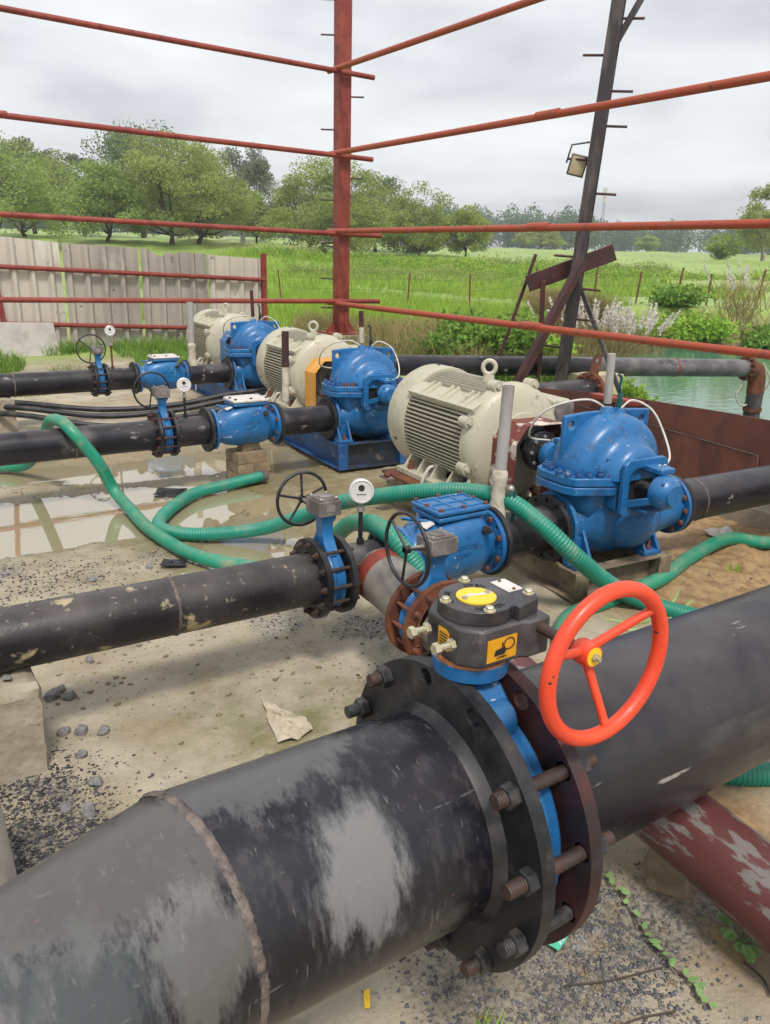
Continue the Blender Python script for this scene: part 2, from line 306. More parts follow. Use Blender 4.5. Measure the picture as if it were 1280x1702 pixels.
def thing(name, loc, label, cat, group=None, rz=0.):
    o = bpy.data.objects.new(name, None); COL.objects.link(o); o.location = loc; o.rotation_euler = (0, 0, rz); o.empty_display_size = .1
    return tag(o, label, cat, group)
def circ(r, n=32, c=(0, 0), a=0.): return [(c[0]+r*math.cos(2*PI*k/n+a), c[1]+r*math.sin(2*PI*k/n+a)) for k in range(n)]
def smoothpath(pts, sub=10, closed=False):
    pts = [Vector(p) for p in pts]; P = [pts[0]*2-pts[1]]+pts+[pts[-1]*2-pts[-2]]; o = []
    for i in range(1, len(P)-2):
        a, b, c, d = P[i-1:i+3]
        for k in range(sub):
            t = k/sub; o.append(.5*((2*b)+(c-a)*t+(2*a-5*b+4*c-d)*t*t+(3*b-a-3*c+d)*t**3))
    o.append(pts[-1]); return o
def resample(pts, step):
    o = [pts[0]]; acc = 0.
    for a, b in zip(pts, pts[1:]):
        L = (b-a).length
        if L < 1e-9: continue
        t = step-acc
        while t <= L: o.append(a+(b-a)*(t/L)); t += step
        acc = L-(t-step)
    return o
_txt = {}
def text_mesh(s, size, depth=.0):
    c = bpy.data.curves.new('lettering', 'FONT'); c.body = s; c.size = size; c.extrude = depth; c.align_x = 'CENTER'; c.align_y = 'CENTER'; c.resolution_u = 2
    o = bpy.data.objects.new('lettering', c); COL.objects.link(o); bpy.context.view_layer.update()
    me = bpy.data.meshes.new_from_object(o.evaluated_get(bpy.context.evaluated_depsgraph_get())); bpy.data.objects.remove(o); me.materials.clear()
    return me
def lettering(s, size, m, parent, o, ex, ey, depth=.001):
    me = text_mesh(s, size, depth); ex, ey = Vector(ex).normalized(), Vector(ey).normalized(); ez = ex.cross(ey); o = Vector(o)
    me.transform(Matrix(((ex.x, ey.x, ez.x, o.x), (ex.y, ey.y, ez.y, o.y), (ex.z, ey.z, ez.z, o.z), (0, 0, 0, 1))))
    return place(me, 'lettering', m, parent)
# ------------------------------------------------------------------ terrain
def vnoise(x, y, seed=0):
    xi = np.floor(x).astype(np.int64); yi = np.floor(y).astype(np.int64); xf = x-xi; yf = y-yi
    def h(a, b):
        n = (a*374761393+b*668265263+seed*974711) & 0x7fffffff; n = (n ^ (n >> 13))*1274126177 & 0x7fffffff; return ((n ^ (n >> 16)) & 0xffff)/65535.
    u = xf*xf*(3-2*xf); v = yf*yf*(3-2*yf)
    return (h(xi, yi)*(1-u)+h(xi+1, yi)*u)*(1-v)+(h(xi, yi+1)*(1-u)+h(xi+1, yi+1)*u)*v
def fbm(x, y, o=4, seed=0):
    s = 0; a = .5
    for i in range(o): s = s+a*(vnoise(x*2**i, y*2**i, seed+i)-.5); a *= .5
    return s
def seg_sd(x, y, poly):
    d = np.full(x.shape, 1e9); ins = np.zeros(x.shape, bool); n = len(poly)
    for i in range(n):
        ax, ay = poly[i]; bx, by = poly[(i+1) % n]; ex, ey = bx-ax, by-ay
        t = np.clip(((x-ax)*ex+(y-ay)*ey)/(ex*ex+ey*ey), 0, 1); d = np.minimum(d, np.hypot(x-ax-t*ex, y-ay-t*ey))
        c = ((ay > y) != (by > y)) & (x < (bx-ax)*(y-ay)/(by-ay+1e-12)+ax); ins ^= c
    return np.where(ins, -d, d)
POND = [(14.3, 14.0), (15.6, 15.6), (17.4, 16.5), (19.3, 16.6), (21.4, 16.5), (24.6, 14.8), (34, 9), (40, -4), (14, -4), (9.4, 1), (9.4, 5.6), (9.9, 7.0), (10.7, 8.6), (11.9, 10.4), (13.0, 12.2)]
WATER_Z = -.6
PUDDLES = [(.95, 5.45, .95, .42, .2, 1), (.35, 5.6, .8, .5, 0, .9), (1.65, 5.35, .55, .42, .3, 1), (1.9, 4.3, .5, .28, .6, 1), (2.5, 5.0, .5, .30, .4, .7), (2.1, 6.55, .75, .30, .1, .8), (1.0, 6.75, .6, .22, 0, .7), (2.35, 3.75, .35, .2, .6, .6), (2.9, 6.3, .4, .35, 0, .55), (.3, 7.3, 1.2, .3, .1, .6)]
def sstep(a, b, x):
    t = np.clip((x-a)/(b-a), 0, 1); return t*t*(3-2*t)
def yard_mask(x, y):
    d = x*math.sin(AZ)+y*math.cos(AZ)
    n = fbm(x*.6, y*.6, 3, 5)*1.6
    return (1-sstep(13.3, 14.6, y+n))*(1-sstep(7.0, 8.6, x+n+.25*(y-5)*(y > 5)))
def puddle_field(x, y):
    p = np.zeros_like(x)
    for (cx, cy, rx, ry, a, k) in PUDDLES:
        u = (x-cx)*math.cos(a)+(y-cy)*math.sin(a); v = -(x-cx)*math.sin(a)+(y-cy)*math.cos(a)
        p = np.maximum(p, k*np.exp(-((u/rx)**2+(v/ry)**2)))
    return p
def height(x, y):
    x = np.asarray(x, float); y = np.asarray(y, float)
    d = x*math.sin(AZ)+y*math.cos(AZ)
    F = np.interp(d, [-50, 12, 16, 20, 28, 45, 55, 65, 120, 300, 1500], [.1, .1, .28, .30, .2, .6, 1.2, 1.95, 3.6, 6.5, 14])
    lat = x*math.cos(AZ)-y*math.sin(AZ)
    F = F+fbm(x*.25, y*.25, 4, 3)*np.interp(d, [10, 20, 40, 70, 200], [.06, .15, .25, .8, 1.2])
    F = F+np.interp(d, [38, 46, 70, 90], [0, .45, .45, 0])*(np.abs(fbm(x*.05+3, y*.12, 3, 9)))*2
    F = F+np.interp(lat, [-60, -20, 0], [1.0, .6, 0])*sstep(40, 65, d)
    Y = .05+fbm(x*.8, y*.8, 3, 1)*.035+fbm(x*5, y*5, 4, 2)*.026+fbm(x*22, y*22, 3, 8)*.011
    Y = Y+.10*np.exp(-(((x-3.2)/.9)**4+((y-3.5)/1.35)**4))+.07*np.exp(-(((x-4.3)/.6)**2+((y-2.6)/.35)**2))*(1+fbm(x*9, y*9, 3, 4)*2)
    Y = Y-.075*puddle_field(x, y)
    m = yard_mask(x, y); h = F*(1-m)+Y*m
    sd = seg_sd(x, y, POND)+fbm(x*.7, y*.7, 4, 6)*1.1
    far = (d > 17)
    bw = np.where(far, .9, np.where(d > 13, 1.5, 2.2))
    t = sstep(-.15, 1, sd/bw)
    hb = np.where(far & (x > 19), np.maximum(h, .55), h)
    return np.where(sd < 0, WATER_Z-.1+np.maximum(sd, -3)*.3, (WATER_Z-.1)*(1-t)+hb*t)
def axis(segs):
    o = [segs[0][0]]
    for a, b, st0, st1 in segs:
        x = a; 
        while x < b-1e-6:
            t = (x-a)/(b-a); x += st0+(st1-st0)*t; o.append(min(x, b))
    return np.array(o)
gx = axis([(-480, -60, 60, 20), (-60, -6, 8, .6), (-6, -.4, .4, .05), (-.4, 4.6, .028, .028), (4.6, 12, .04, .12), (12, 45, .14, .6), (45, 120, .6, 4), (120, 640, 5, 40)])
gy = axis([(-480, -60, 60, 20), (-60, -4, 8, .6), (-4, .4, .4, .04), (.4, 7.2, .028, .028), (7.2, 15, .04, .10), (15, 60, .14, .8), (60, 140, .8, 4), (140, 640, 5, 40)])
GX, GY = np.meshgrid(gx, gy); GZ = height(GX, GY)
nx, ny = len(gx), len(gy)
idx = np.arange(nx*ny).reshape(ny, nx)
QF = np.stack([idx[:-1, :-1], idx[:-1, 1:], idx[1:, 1:], idx[1:, :-1]], -1).reshape(-1, 4)
ground = npmesh('ground', np.stack([GX, GY, GZ], -1).reshape(-1, 3), QF, None, None, True)
tag(ground, 'muddy pump yard running out into green paddy fields', kind='structure')
def blob(x, y, pts, r):
    m = np.zeros_like(x)
    for p in pts:
        rr = p[2] if len(p) > 2 else r
        m = np.maximum(m, np.exp(-((x-p[0])**2+(y-p[1])**2)/rr**2))
    return m
GRAV_DARK = [(.27, 2.5, .22), (.14, 2.2, .3), (.3, 2.2, .2), (.05, 2.6, .2), (-.1, 2.3, .3)]
GRAV_B = [(.45, 4.6, .35), (.62, 4.42, .3), (.85, 4.35, .25), (.3, 4.3, .4), (1.25, 4.45, .25)]
GRAV_C = [(1.5, 1.2, .28), (1.3, 1.05, .3), (1.45, .95, .25), (1.2, .9, .3), (1.0, 1.15, .25), (1.85, .9, .15), (2.05, .95, .25), (1.62, 1.02, .2), (1.9, 3.0, .5), (1.55, 3.3, .35), (1.75, 2.55, .3)]
SOIL = [(4.0, 2.85, .5), (4.3, 2.6, .6), (4.0, 2.3, .5), (3.6, 2.4, .4), (2.1, 1.2, .3), (1.95, .95, .3), (4.9, 2.9, .7)]
MOSS = [(2.9, 3.6, .7), (2.6, 4.4, .6), (3.0, 5.3, .5), (3.4, 6.0, .5), (2.4, 5.2, .6), (1.3, 2.3, .5), (2.3, 2.7, .35), (4.2, 5.0, .6), (1.4, 4.9, .35), (2.0, 2.0, .5)]
ym = yard_mask(GX, GY); sdp = seg_sd(GX, GY, POND)
gd = GX*math.sin(AZ)+GY*math.cos(AZ)
nz1 = fbm(GX*3, GY*3, 4, 21); nz2 = fbm(GX*9, GY*9, 3, 31)
att = {'yard': ym, 'damp': np.clip(np.exp(-(((GX-2.6)/1.7)**4+((GY-5.4)/2.0)**4))*1.0+np.exp(-(((GX-1.0)/2.0)**2+((GY-7.4)/.9)**2))*.8+nz1*1.6, 0, 1), 'gravel': np.clip(np.maximum(np.maximum(blob(GX, GY, GRAV_B, .3), blob(GX, GY, GRAV_C, .3)), blob(GX, GY, GRAV_DARK, .3))+nz1*1.8+nz2*.9-.45, 0, 1),
       'soil': np.clip(blob(GX, GY, SOIL, .4)*1.3+nz1*.8, 0, 1), 'moss': np.clip(blob(GX, GY, MOSS, .4)*1.1+nz1*1.4-.15, 0, 1),
       'wet': np.clip((.052-GZ)/.02, 0, 1)*ym, 'bank': np.clip((1-sdp/1.3), 0, 1)*(GZ < .45)*(1-ym),
       'dry': np.clip(np.exp(-((gd-16.2)/1.6)**2)*1.1+nz1*.8, 0, 1)*(1-ym)}
for k, a in att.items():
    at_ = ground.data.attributes.new(k, 'FLOAT', 'POINT'); at_.data.foreach_set('value', a.astype(np.float32).ravel())
m = bpy.data.materials.new('ground_mud_field'); m.use_nodes = True; T = m.node_tree; N = T.nodes; L = T.links; B = N['Principled BSDF']; ground.data.materials.append(m)
geo = N.new('ShaderNodeNewGeometry')
def noise(scale, det=6, rough=.6, st=(1, 1, 1)):
    mp = N.new('ShaderNodeMapping'); mp.inputs['Scale'].default_value = st; L.new(geo.outputs['Position'], mp.inputs[0])
    n = N.new('ShaderNodeTexNoise'); n.inputs['Scale'].default_value = scale; n.inputs['Detail'].default_value = det; n.inputs['Roughness'].default_value = rough
    L.new(mp.outputs[0], n.inputs[0]); return n.outputs['Fac']
def rng(s, lo, hi, a=0., b=1.):
    n = N.new('ShaderNodeMapRange'); L.new(s, n.inputs[0])
    for i, v in enumerate((lo, hi, a, b)): n.inputs[i+1].default_value = v
    return n.outputs[0]
def mixc(f, a, b):
    n = N.new('ShaderNodeMix'); n.data_type = 'RGBA'
    if isinstance(f, float): n.inputs[0].default_value = f
    else: L.new(f, n.inputs[0])
    for i, c in ((6, a), (7, b)):
        if isinstance(c, tuple): n.inputs[i].default_value = (*c, 1)
        else: L.new(c, n.inputs[i])
    return n.outputs[2]
def attr(k):
    n = N.new('ShaderNodeAttribute'); n.attribute_name = k; return n.outputs['Fac']
def mul(a, b):
    n = N.new('ShaderNodeMath'); n.operation = 'MULTIPLY'; L.new(a, n.inputs[0])
    if isinstance(b, float): n.inputs[1].default_value = b
    else: L.new(b, n.inputs[1])
    return n.outputs[0]
mud = mixc(rng(noise(1.3, 8), .36, .66), (.475, .415, .32), (.355, .30, .215))
mud = mixc(rng(noise(7, 8), .5, .66), mud, (.33, .28, .205))
mud = mixc(mul(rng(noise(70, 5, .7), .62, .68), .4), mud, (.12, .105, .09))
mud = mixc(mul(attr('moss'), rng(noise(11, 6), .4, .62)), mud, (.20, .195, .075))
mud = mixc(mul(attr('moss'), mul(rng(noise(4, 6), .5, .6), .7)), mud, (.13, .145, .045))
mud = mixc(mul(attr('damp'), rng(noise(2.2, 7), .3, .62, .35, 1.)), mud, mixc(rng(noise(9, 7), .4, .62), (.27, .215, .115), (.19, .155, .075)))
mud = mixc(mul(rng(noise(2.6, 9, .7), .56, .62), .55), mud, (.25, .20, .13))
mud = mixc(mul(rng(noise(180, 4, .7), .60, .66), .3), mud, (.16, .14, .11))
soil = mixc(rng(noise(16, 7), .42, .62), (.36, .235, .115), (.22, .135, .065))
mud = mixc(attr('soil'), mud, soil)
grv = mixc(rng(noise(60, 5, .7), .42, .58), (.11, .105, .10), (.34, .30, .24))
mud = mixc(rng(attr('gravel'), .25, .7), mud, grv)
wetc = mixc(.5, mud, (.17, .135, .065))
mud = mixc(attr('wet'), mud, wetc)
fld = mixc(rng(noise(.16, 6), .38, .64), (.27, .37, .085), (.21, .30, .065))
fld = mixc(rng(noise(.55, 8, .65, (1, 1, 1)), .55, .72), fld, (.15, .24, .045))
fld = mixc(rng(noise(.05, 4), .56, .66), fld, (.29, .32, .10))
fld = mixc(mul(rng(noise(4, 6), .35, .6), attr('dry')), fld, (.29, .215, .095))
bank = mixc(rng(noise(2.5, 7), .42, .62), (.24, .16, .085), (.12, .105, .04))
fld = mixc(rng(attr('bank'), .2, .75), fld, bank)
col = mixc(attr('yard'), fld, mud); L.new(col, B.inputs['Base Color'])
rg = N.new('ShaderNodeMix'); rg.data_type = 'FLOAT'; L.new(attr('wet'), rg.inputs[0]); L.new(rng(noise(1.8, 6), .35, .65, .38, .75), rg.inputs[2]); rg.inputs[3].default_value = .16
L.new(rg.outputs[0], B.inputs['Roughness']); B.inputs['Specular IOR Level'].default_value = .4
bp = N.new('ShaderNodeBump'); bp.inputs['Strength'].default_value = .75; bp.inputs['Distance'].default_value = .014; L.new(noise(38, 8, .7), bp.inputs['Height']); L.new(bp.outputs[0], B.inputs['Normal'])
def gz(x, y): return float(height(np.array([x]), np.array([y]))[0])
# water
def water_mat(name, base, rough, ior, gloss, bscale, bstr):
    m = bpy.data.materials.new(name); m.use_nodes = True; T = m.node_tree; b = T.nodes['Principled BSDF']; b.inputs['Base Color'].default_value = (*base, 1)
    b.inputs['Roughness'].default_value = rough; b.inputs['IOR'].default_value = ior
    g = T.nodes.new('ShaderNodeNewGeometry'); n = T.nodes.new('ShaderNodeTexNoise'); n.inputs['Scale'].default_value = bscale; n.inputs['Detail'].default_value = 3
    mp = T.nodes.new('ShaderNodeMapping'); mp.inputs['Rotation'].default_value = (0, 0, -AZ); mp.inputs['Scale'].default_value = (1, 2.6, 1)
    T.links.new(g.outputs['Position'], mp.inputs[0]); T.links.new(mp.outputs[0], n.inputs[0])
    bpn = T.nodes.new('ShaderNodeBump'); bpn.inputs['Strength'].default_value = bstr; bpn.inputs['Distance'].default_value = .02; T.links.new(n.outputs['Fac'], bpn.inputs['Height']); T.links.new(bpn.outputs[0], b.inputs['Normal'])
    MATS[name] = m
water_mat('pond_green', (.09, .20, .13), .06, 1.45, 0, 3., .35)
water_mat('puddle_brown', (.30, .25, .15), .02, 3.2, 0, 3., .02)
mb = MB(); mb.plate([(8, -6), (45, -6), (45, 20), (8, 20)], (0, 0, WATER_Z-.05), (1, 0, 0), (0, 1, 0), .05)
tag(mb.build('pond_water', 'pond_green', smooth=None), 'pale green pond water beside the pump yard', kind='structure')
mb = MB(); mb.plate([(-1.6, 3.3), (3.4, 3.3), (3.4, 7.9), (-1.6, 7.9)], (0, 0, .012), (1, 0, 0), (0, 1, 0), .02)
tag(mb.build('puddle_water', 'puddle_brown', smooth=None), 'shallow brown puddle water lying in the mud', kind='structure')
# ------------------------------------------------------------------ pipework
X, Yv, Z = Vector((1, 0, 0)), Vector((0, 1, 0)), Vector((0, 0, 1))
def flange_mb(o, ax, Rf, t, bore, nb, rb, rh, a0=0.):
    e1, e2, a = frame(ax)
    return MB().plate(circ(Rf, 56), Vector(o), e1, e2, t, holes=[circ(bore, 32)[::-1]]+[circ(rh, 10, (rb*math.cos(a0+2*PI*k/nb), rb*math.sin(a0+2*PI*k/nb)))[::-1] for k in range(nb)])
_shared = {}
def bolt_mesh(r, L, over, m):
    """stud along +Z from below 0 to beyond L, with hexagon nuts at both ends"""
    k = ('bolt', r, round(L, 4), over, m)
    if k not in _shared:
        mb = MB(); mb.cyl((0, 0, -over*r*1.9), (0, 0, L+over*r*1.9), r, n=8)
        mb.hexp((0, 0, 0), (0, 0, -1), r*1.75, r*1.6); mb.hexp((0, 0, L), (0, 0, 1), r*1.75, r*1.6)
        _shared[k] = mb.mesh('bolt', 30)
    return _shared[k]
def put_bolts(parent, m, c, ax, rb, nb, r, L, a0=0., name='bolt', over=1.6):
    e1, e2, a = frame(ax); q = Vector(a).to_track_quat('Z', 'Y').to_euler(); me = bolt_mesh(r, L, over, m)
    for k in range(nb):
        t = a0+2*PI*k/nb; place(me, name, m, parent, loc=Vector(c)+e1*(rb*math.cos(t))+e2*(rb*math.sin(t)), rot=q)
def barrel(p0, p1, r, n=32, wob=.0):
    p0, p1 = Vector(p0), Vector(p1); L = (p1-p0).length; k = max(2, int(L/.08))
    return MB().lathe([(r-.008, .002)]+[(r*(1+random.uniform(-wob, wob)), L*i/k) for i in range(k+1)]+[(r-.008, L-.002)], p0, p1-p0, n)
def weld_mb(c, ax, r, t=.008, n=60):
    mb = MB(); e1, e2, a = frame(ax); c = Vector(c); vs = []
    rings = []
    for k in range(n):
        ang = 2*PI*k/n; d = e1*math.cos(ang)+e2*math.sin(ang); j = a*random.uniform(-.004, .004)*t/.008; q = t*random.uniform(.7, 1.25)
        rings.append([c+d*r+a*(-q*1.3)+j, c+d*(r+q*.75)+a*(-q*.6)+j, c+d*(r+q*.75)+a*(q*.6)+j, c+d*r+a*(q*1.3)+j])
    vs = [p for rg in rings for p in rg]; fs = []
    for k in range(n):
        k2 = (k+1) % n
        for i in range(3): fs.append((k*4+i, k2*4+i, k2*4+i+1, k*4+i+1))
    return mb.add(vs, fs)
def header_mat(name, patches, src='header_coating'):
    m = MATS[src].copy(); m.name = name; T = m.node_tree; N = T.nodes; L = T.links; b = N['Principled BSDF']; col = b.inputs['Base Color'].links[0].from_socket
    tcn = N.new('ShaderNodeTexCoord'); nz = N.new('ShaderNodeTexNoise'); nz.inputs['Scale'].default_value = 11; nz.inputs['Detail'].default_value = 12; nz.inputs['Roughness'].default_value = .74
    st = N.new('ShaderNodeMapping'); st.inputs['Scale'].default_value = (2.2, 1, .55); L.new(tcn.outputs['Object'], st.inputs[0]); L.new(st.outputs[0], nz.inputs[0])
    for (c, r, colr, al) in patches:
        mp = N.new('ShaderNodeMapping'); mp.vector_type = 'POINT'; mp.inputs['Scale'].default_value = tuple(1/q for q in r); mp.inputs['Location'].default_value = tuple(-p/q for p, q in zip(c, r)); L.new(tcn.outputs['Object'], mp.inputs[0])
        ln = N.new('ShaderNodeVectorMath'); ln.operation = 'LENGTH'; L.new(mp.outputs[0], ln.inputs[0])
        ad = N.new('ShaderNodeMath'); ad.operation = 'MULTIPLY_ADD'; L.new(nz.outputs['Fac'], ad.inputs[0]); ad.inputs[1].default_value = 2.2; L.new(ln.outputs['Value'], ad.inputs[2])
        mr = N.new('ShaderNodeMapRange'); mr.inputs[1].default_value = 2.12; mr.inputs[2].default_value = 1.80; mr.inputs[4].default_value = al; L.new(ad.outputs[0], mr.inputs[0])
        mx_ = N.new('ShaderNodeMix'); mx_.data_type = 'RGBA'; L.new(mr.outputs[0], mx_.inputs[0]); L.new(col, mx_.inputs[6]); mx_.inputs[7].default_value = (*colr, 1); col = mx_.outputs[2]
    L.new(col, b.inputs['Base Color']); MATS[name] = m
header_mat('header_scuff_sheen', [((.245, -.18, .81), (.105, .125, .18), (.12, .118, .122), .6), ((.245, -.19, .80), (.085, .10, .15), (.22, .217, .215), .55), ((.14, .05, .90), (.24, .12, .09), (.15, .148, .15), .5)])  # two scuff patches, then a pale sheen painted along the pipe top
header_mat('header_worn', [((-.18, -.05, .90), (.32, .17, .16), (.20, .18, .17), .42), ((-.06, -.2, .80), (.10, .09, .14), (.22, .21, .195), .42), ((-.27, -.22, .84), (.2, .1, .12), (.11, .125, .125), .4), ((-.6, -.3, .88), (.35, .2, .2), (.18, .165, .16), .4)])
# --- big header pipe, mitred on the left, flanged at the valve (axis y=1.1, z=.68)
HR, HZ, HY = .22, .68, 1.1
t = thing('header_pipe', (.34, HY, 0), 'thick black header pipe in front with a welded mitre and worn grey patches', 'pipe', 'large header pipes')
ang = R(20); md = Vector((math.cos(ang/2), math.sin(ang/2), 0)); n_ = 64
def mitre_ring(xl, d, plane_n=None):
    e1, e2 = Vector((0, 0, 1)), Vector((-d.y, d.x, 0)); c = Vector((0, 0, HZ)); o = []
    for k in range(n_):
        a = 2*PI*k/n_; p = c+e1*(HR*math.cos(a))+e2*(HR*math.sin(a))
        if plane_n is not None:
            q = p-c; p = p-d*(q.dot(plane_n)/d.dot(plane_n))
        else: p = p+d*xl
        o.append(p)
    return o
dA, dB = Vector((1, 0, 0)), Vector((math.cos(ang), math.sin(ang), 0))
ra = mitre_ring(0, dA, md)
MB().loft([ra]+[mitre_ring(x, dA) for x in (.14, .25, .36, .45, .535)], False).build('barrel', 'header_scuff_sheen', t, 50)
MB().loft([mitre_ring(-x, dB) for x in (3.6, 2.4, 1.8, 1.2, .9, .6, .4, .2)]+[mitre_ring(0, dB, md)], False).build('mitred_barrel', 'header_worn', t, 50)
mb = MB(); rr = []
for k in range(n_*3):
    a = 2*PI*k/(n_*3); e = (Z*math.cos(a)+Vector((-md.y, md.x, 0))*math.sin(a)/math.cos(ang/2)); c = Vector((0, 0, HZ))+e*HR; j = random.uniform(-.004, .004); q = random.uniform(.6, 1.25)
    e.normalize(); j *= .5; rr.append([c-md*(.010+j), c-md*(.005+j)+e*.0045*q, c+md*(.004-j)+e*.005*q, c+md*(.009-j)])
vs = [p for g in rr for p in g]; m3 = len(rr)
mb.add(vs, [(k*4+i, (k+1) % m3*4+i, (k+1) % m3*4+i+1, k*4+i+1) for k in range(m3) for i in range(3)])
material('weld_bead', (.075, .06, .054), .6, layers=[((.17, .135, .115), 25, .4, .62, 5, A1, None), ((.03, .028, .03), 40, .5, .7, 4, A1, None)], bump=(120, .6, .006))
mb.build('weld_bead', 'weld_bead', t, 60)
FR, FB = .328, .300
flange_mb((.535, 0, HZ), X, FR, .032, .2195, 12, FB, .020, R(20)).build('flange', 'flange_black', t, 30, .003)
MB().lathe([(.2205, .51), (.226, .522), (.236, .5345)], (0, 0, HZ), X, 56).build('fillet_weld', 'flange_black', t, 50)
t = thing('header_pipe', (1.0, HY, 0), 'thick black header pipe running away behind the orange handwheel', 'pipe', 'large header pipes')
barrel((.03, 0, HZ), (11, 0, HZ), HR, 64).build('barrel', 'header_clean', t, 50)
material('flange_maroon', (.022, .012, .013), .5, layers=[((.075, .018, .015), 5, .42, .62, 6, A1, .6), ((.03, .028, .03), 9, .55, .7, 5, A1, .5)], bump=(70, .15))
flange_mb((0, 0, HZ), X, FR, .032, .185, 12, FB, .020, R(20)).build('flange', 'flange_maroon', t, 30, .003)
# stand under the far end of the header
# --- large butterfly valve
VX = .948
t = thing('butterfly_valve', (VX, HY, 0), 'big blue butterfly valve with black gearbox and orange handwheel between thick pipe flanges', 'valve', 'butterfly valves')
body = MB(); body.lathe([(.195, -.039), (.262, -.039), (.268, -.03), (.256, -.02), (.256, .02), (.268, .03), (.262, .039), (.195, .039), (.195, -.039)], (0, 0, HZ), X, 72); bo = body.build('valve_body', 'blue_paint', t, 40)
mb = MB()
for s in (-1, 1):
    mb.cyl((-.03, s*.085, HZ+.245), (.03, s*.085, HZ+.245), .042, n=20)
mb.loft([[Vector((sx*.038, sy*w_, zz_)) for sx, sy in ((-1, -1), (1, -1), (1, 1), (-1, 1))] for w_, zz_ in ((.125, HZ+.22), (.085, HZ+.28), (.055, HZ+.31))])
mb.build('shoulder_lugs', 'blue_paint', t, 40, .008)
MB().lathe([(.062, HZ+.25), (.05, HZ+.30), (.044, HZ+.318), (.044, HZ+.324), (.078, HZ+.328), (.080, HZ+.358), (0, HZ+.358)], (0, 0, 0), Z, 40).build('neck', 'blue_paint', t, 40)
MB().plate(circ(.195, 48), (-.008, 0, HZ), Yv, Z, .016).build('disc', 'dark_hollow', t)
material('gasket_rust', (.42, .17, .07), .8, layers=[((.22, .10, .05), 30, .4, .65, 5, A1, None)], bump=(150, .4))
g0 = HZ+.358
MB().lathe([(0, 0), (.0785, 0), (.0785, .010), (0, .010)], (0, 0, g0), Z, 40).build('gasket', 'gasket_rust', t, 30)
g0 += .010
GXo = .02
hull = [(-.105, -.055), (-.07, -.098), (.045, -.098), (.06, -.108), (.125, -.108), (.125, .06), (.085, .105), (-.055, .105), (-.105, .06)]
hull = [(a_*.77, b_*.77) for a_, b_ in hull]; gbx = MB().plate(hull, (0, 0, g0), X, Yv, .082); gb = gbx.build('gear_housing', 'gear_black', t, 30, .006)
cov = [(.085*math.cos(a)-.012, .085*math.sin(a)) for a in [R(60+i*12) for i in range(21)]]+[(.035, -.092), (.105, -.075), (.118, -.05), (.118, .045), (.10, .07), (.05, .088)]
cov = [(a_*.80, b_*.80) for a_, b_ in cov]; cv = MB().plate(cov, (0, 0, g0+.082), X, Yv, .03).build('gear_cover', 'gear_black', t, 30, .005)
MB().plate(circ(.036, 32), (-.010, 0, g0+.112), X, Yv, .003).build('position_plate', 'plate_yellow', cv)
for sgn in (1, -1): MB().cyl((-.010+sgn*.026, 0, g0+.114), (-.010+sgn*.026, 0, g0+.119), .005, n=10).build('rivet', 'steel', cv)
MB().plate([(-.031, .008), (.031, -.008), (.023, .003), (.003, .0055), (-.003, .012)], (-.010, 0, g0+.1152), X, Yv, .0006).build('pointer_mark', 'plate_white', cv, None)
MB().plate([(-.017, -.026), (.017, -.026), (.017, .026), (-.017, .026)], (.070, .010, g0+.1125), X, Yv, .0015).build('name_plate', 'plate_white', cv, None)
for (rx_, ry_) in ((.070, -.010), (.070, .030)): MB().cyl((rx_, ry_, g0+.114), (rx_, ry_, g0+.117), .003, n=8).build('rivet', 'rusty_bolt', cv)
for a_, s_ in ((150, 'CLOSE'), (55, 'OPEN'), (262, 'NORTEX')):
    n = len(s_)
    for i, ch in enumerate(s_):
        a = R(a_)+(n/2-.5-i)*.19*(1 if a_ < 200 else -1)
        d = X*math.cos(a)+Yv*math.sin(a); up = d if a_ < 200 else -d
        lettering(ch, .0155, 'ink_black', cv, Vector((-.010, 0, g0+.1126))+d*.051, up.cross(Z), up, .0006)
for (bx_, by_) in ((-.069, .012), (-.028, -.058), (.081, -.036), (.016, .066)):
    mb = MB(); mb.cyl((bx_, by_, g0+.112), (bx_, by_, g0+.115), .0105, n=16); mb.hexp((bx_, by_, g0+.115), Z, .0075, .007); mb.build('cover_bolt', 'zinc', cv, 30)
for by_ in (-.045, .035):
    mb = MB(); mb.hexp((-.081, by_, g0+.05), -X, .0125, .010); mb.cyl((-.088, by_, g0+.05), (-.120, by_, g0+.05), .007, n=10); mb.hexp((-.116, by_, g0+.05), -X, .0128, .011); mb.build('stop_bolt', 'zinc', t, 30)
lb = MB().plate([(-.033, -.024), (.033, -.024), (.033, .024), (-.033, .024)], (-.010, -.0757, g0+.036), X, Z, .0012).build('warning_label', 'label_yellow', t, None)
mb = MB(); mb.plate([(-.018, -.012), (.006, -.012), (.010, -.002), (.002, .003), (-.015, 0)], (-.010, -.0774, g0+.036), X, Z, .0005); mb.torus((.005, -.0775, g0+.044), -Yv, .012, .0012, 18, 5); mb.box((-.010, -.0775, g0+.044), (.002, .0006, .012), 0); mb.build('pictogram', 'ink_black', lb, None)
lettering('OPEN', .009, 'ink_black', lb, (-.010, -.0774, g0+.018), X, Z, .0004)
l2 = MB().plate([(-.015, -.022), (.015, -.022), (.015, .016), (.006, .022), (-.015, .022)], (-.0812, -.004, g0+.042), -Yv, Z, .0012).build('side_label', 'label_yellow', t, None)
for i in range(5): MB().box((-.0829, -.004, g0+.028+i*.0065), (.0006, .021, .0022)).build('print_line', 'ink_black', l2, None)
WX, WZ = .096, g0+.062
sh = MB(); sh.cyl((WX, -.06, WZ), (WX, -.225, WZ), .0115, n=14); sh.build('input_shaft', 'stud_brown', t)
hw = thing('handwheel', (0, 0, 0), None, None); hw.parent = t
hw.empty_display_size = .05
wc = Vector((WX+.005, -.262, WZ-.005)); hc = Vector((WX, -.215, WZ))
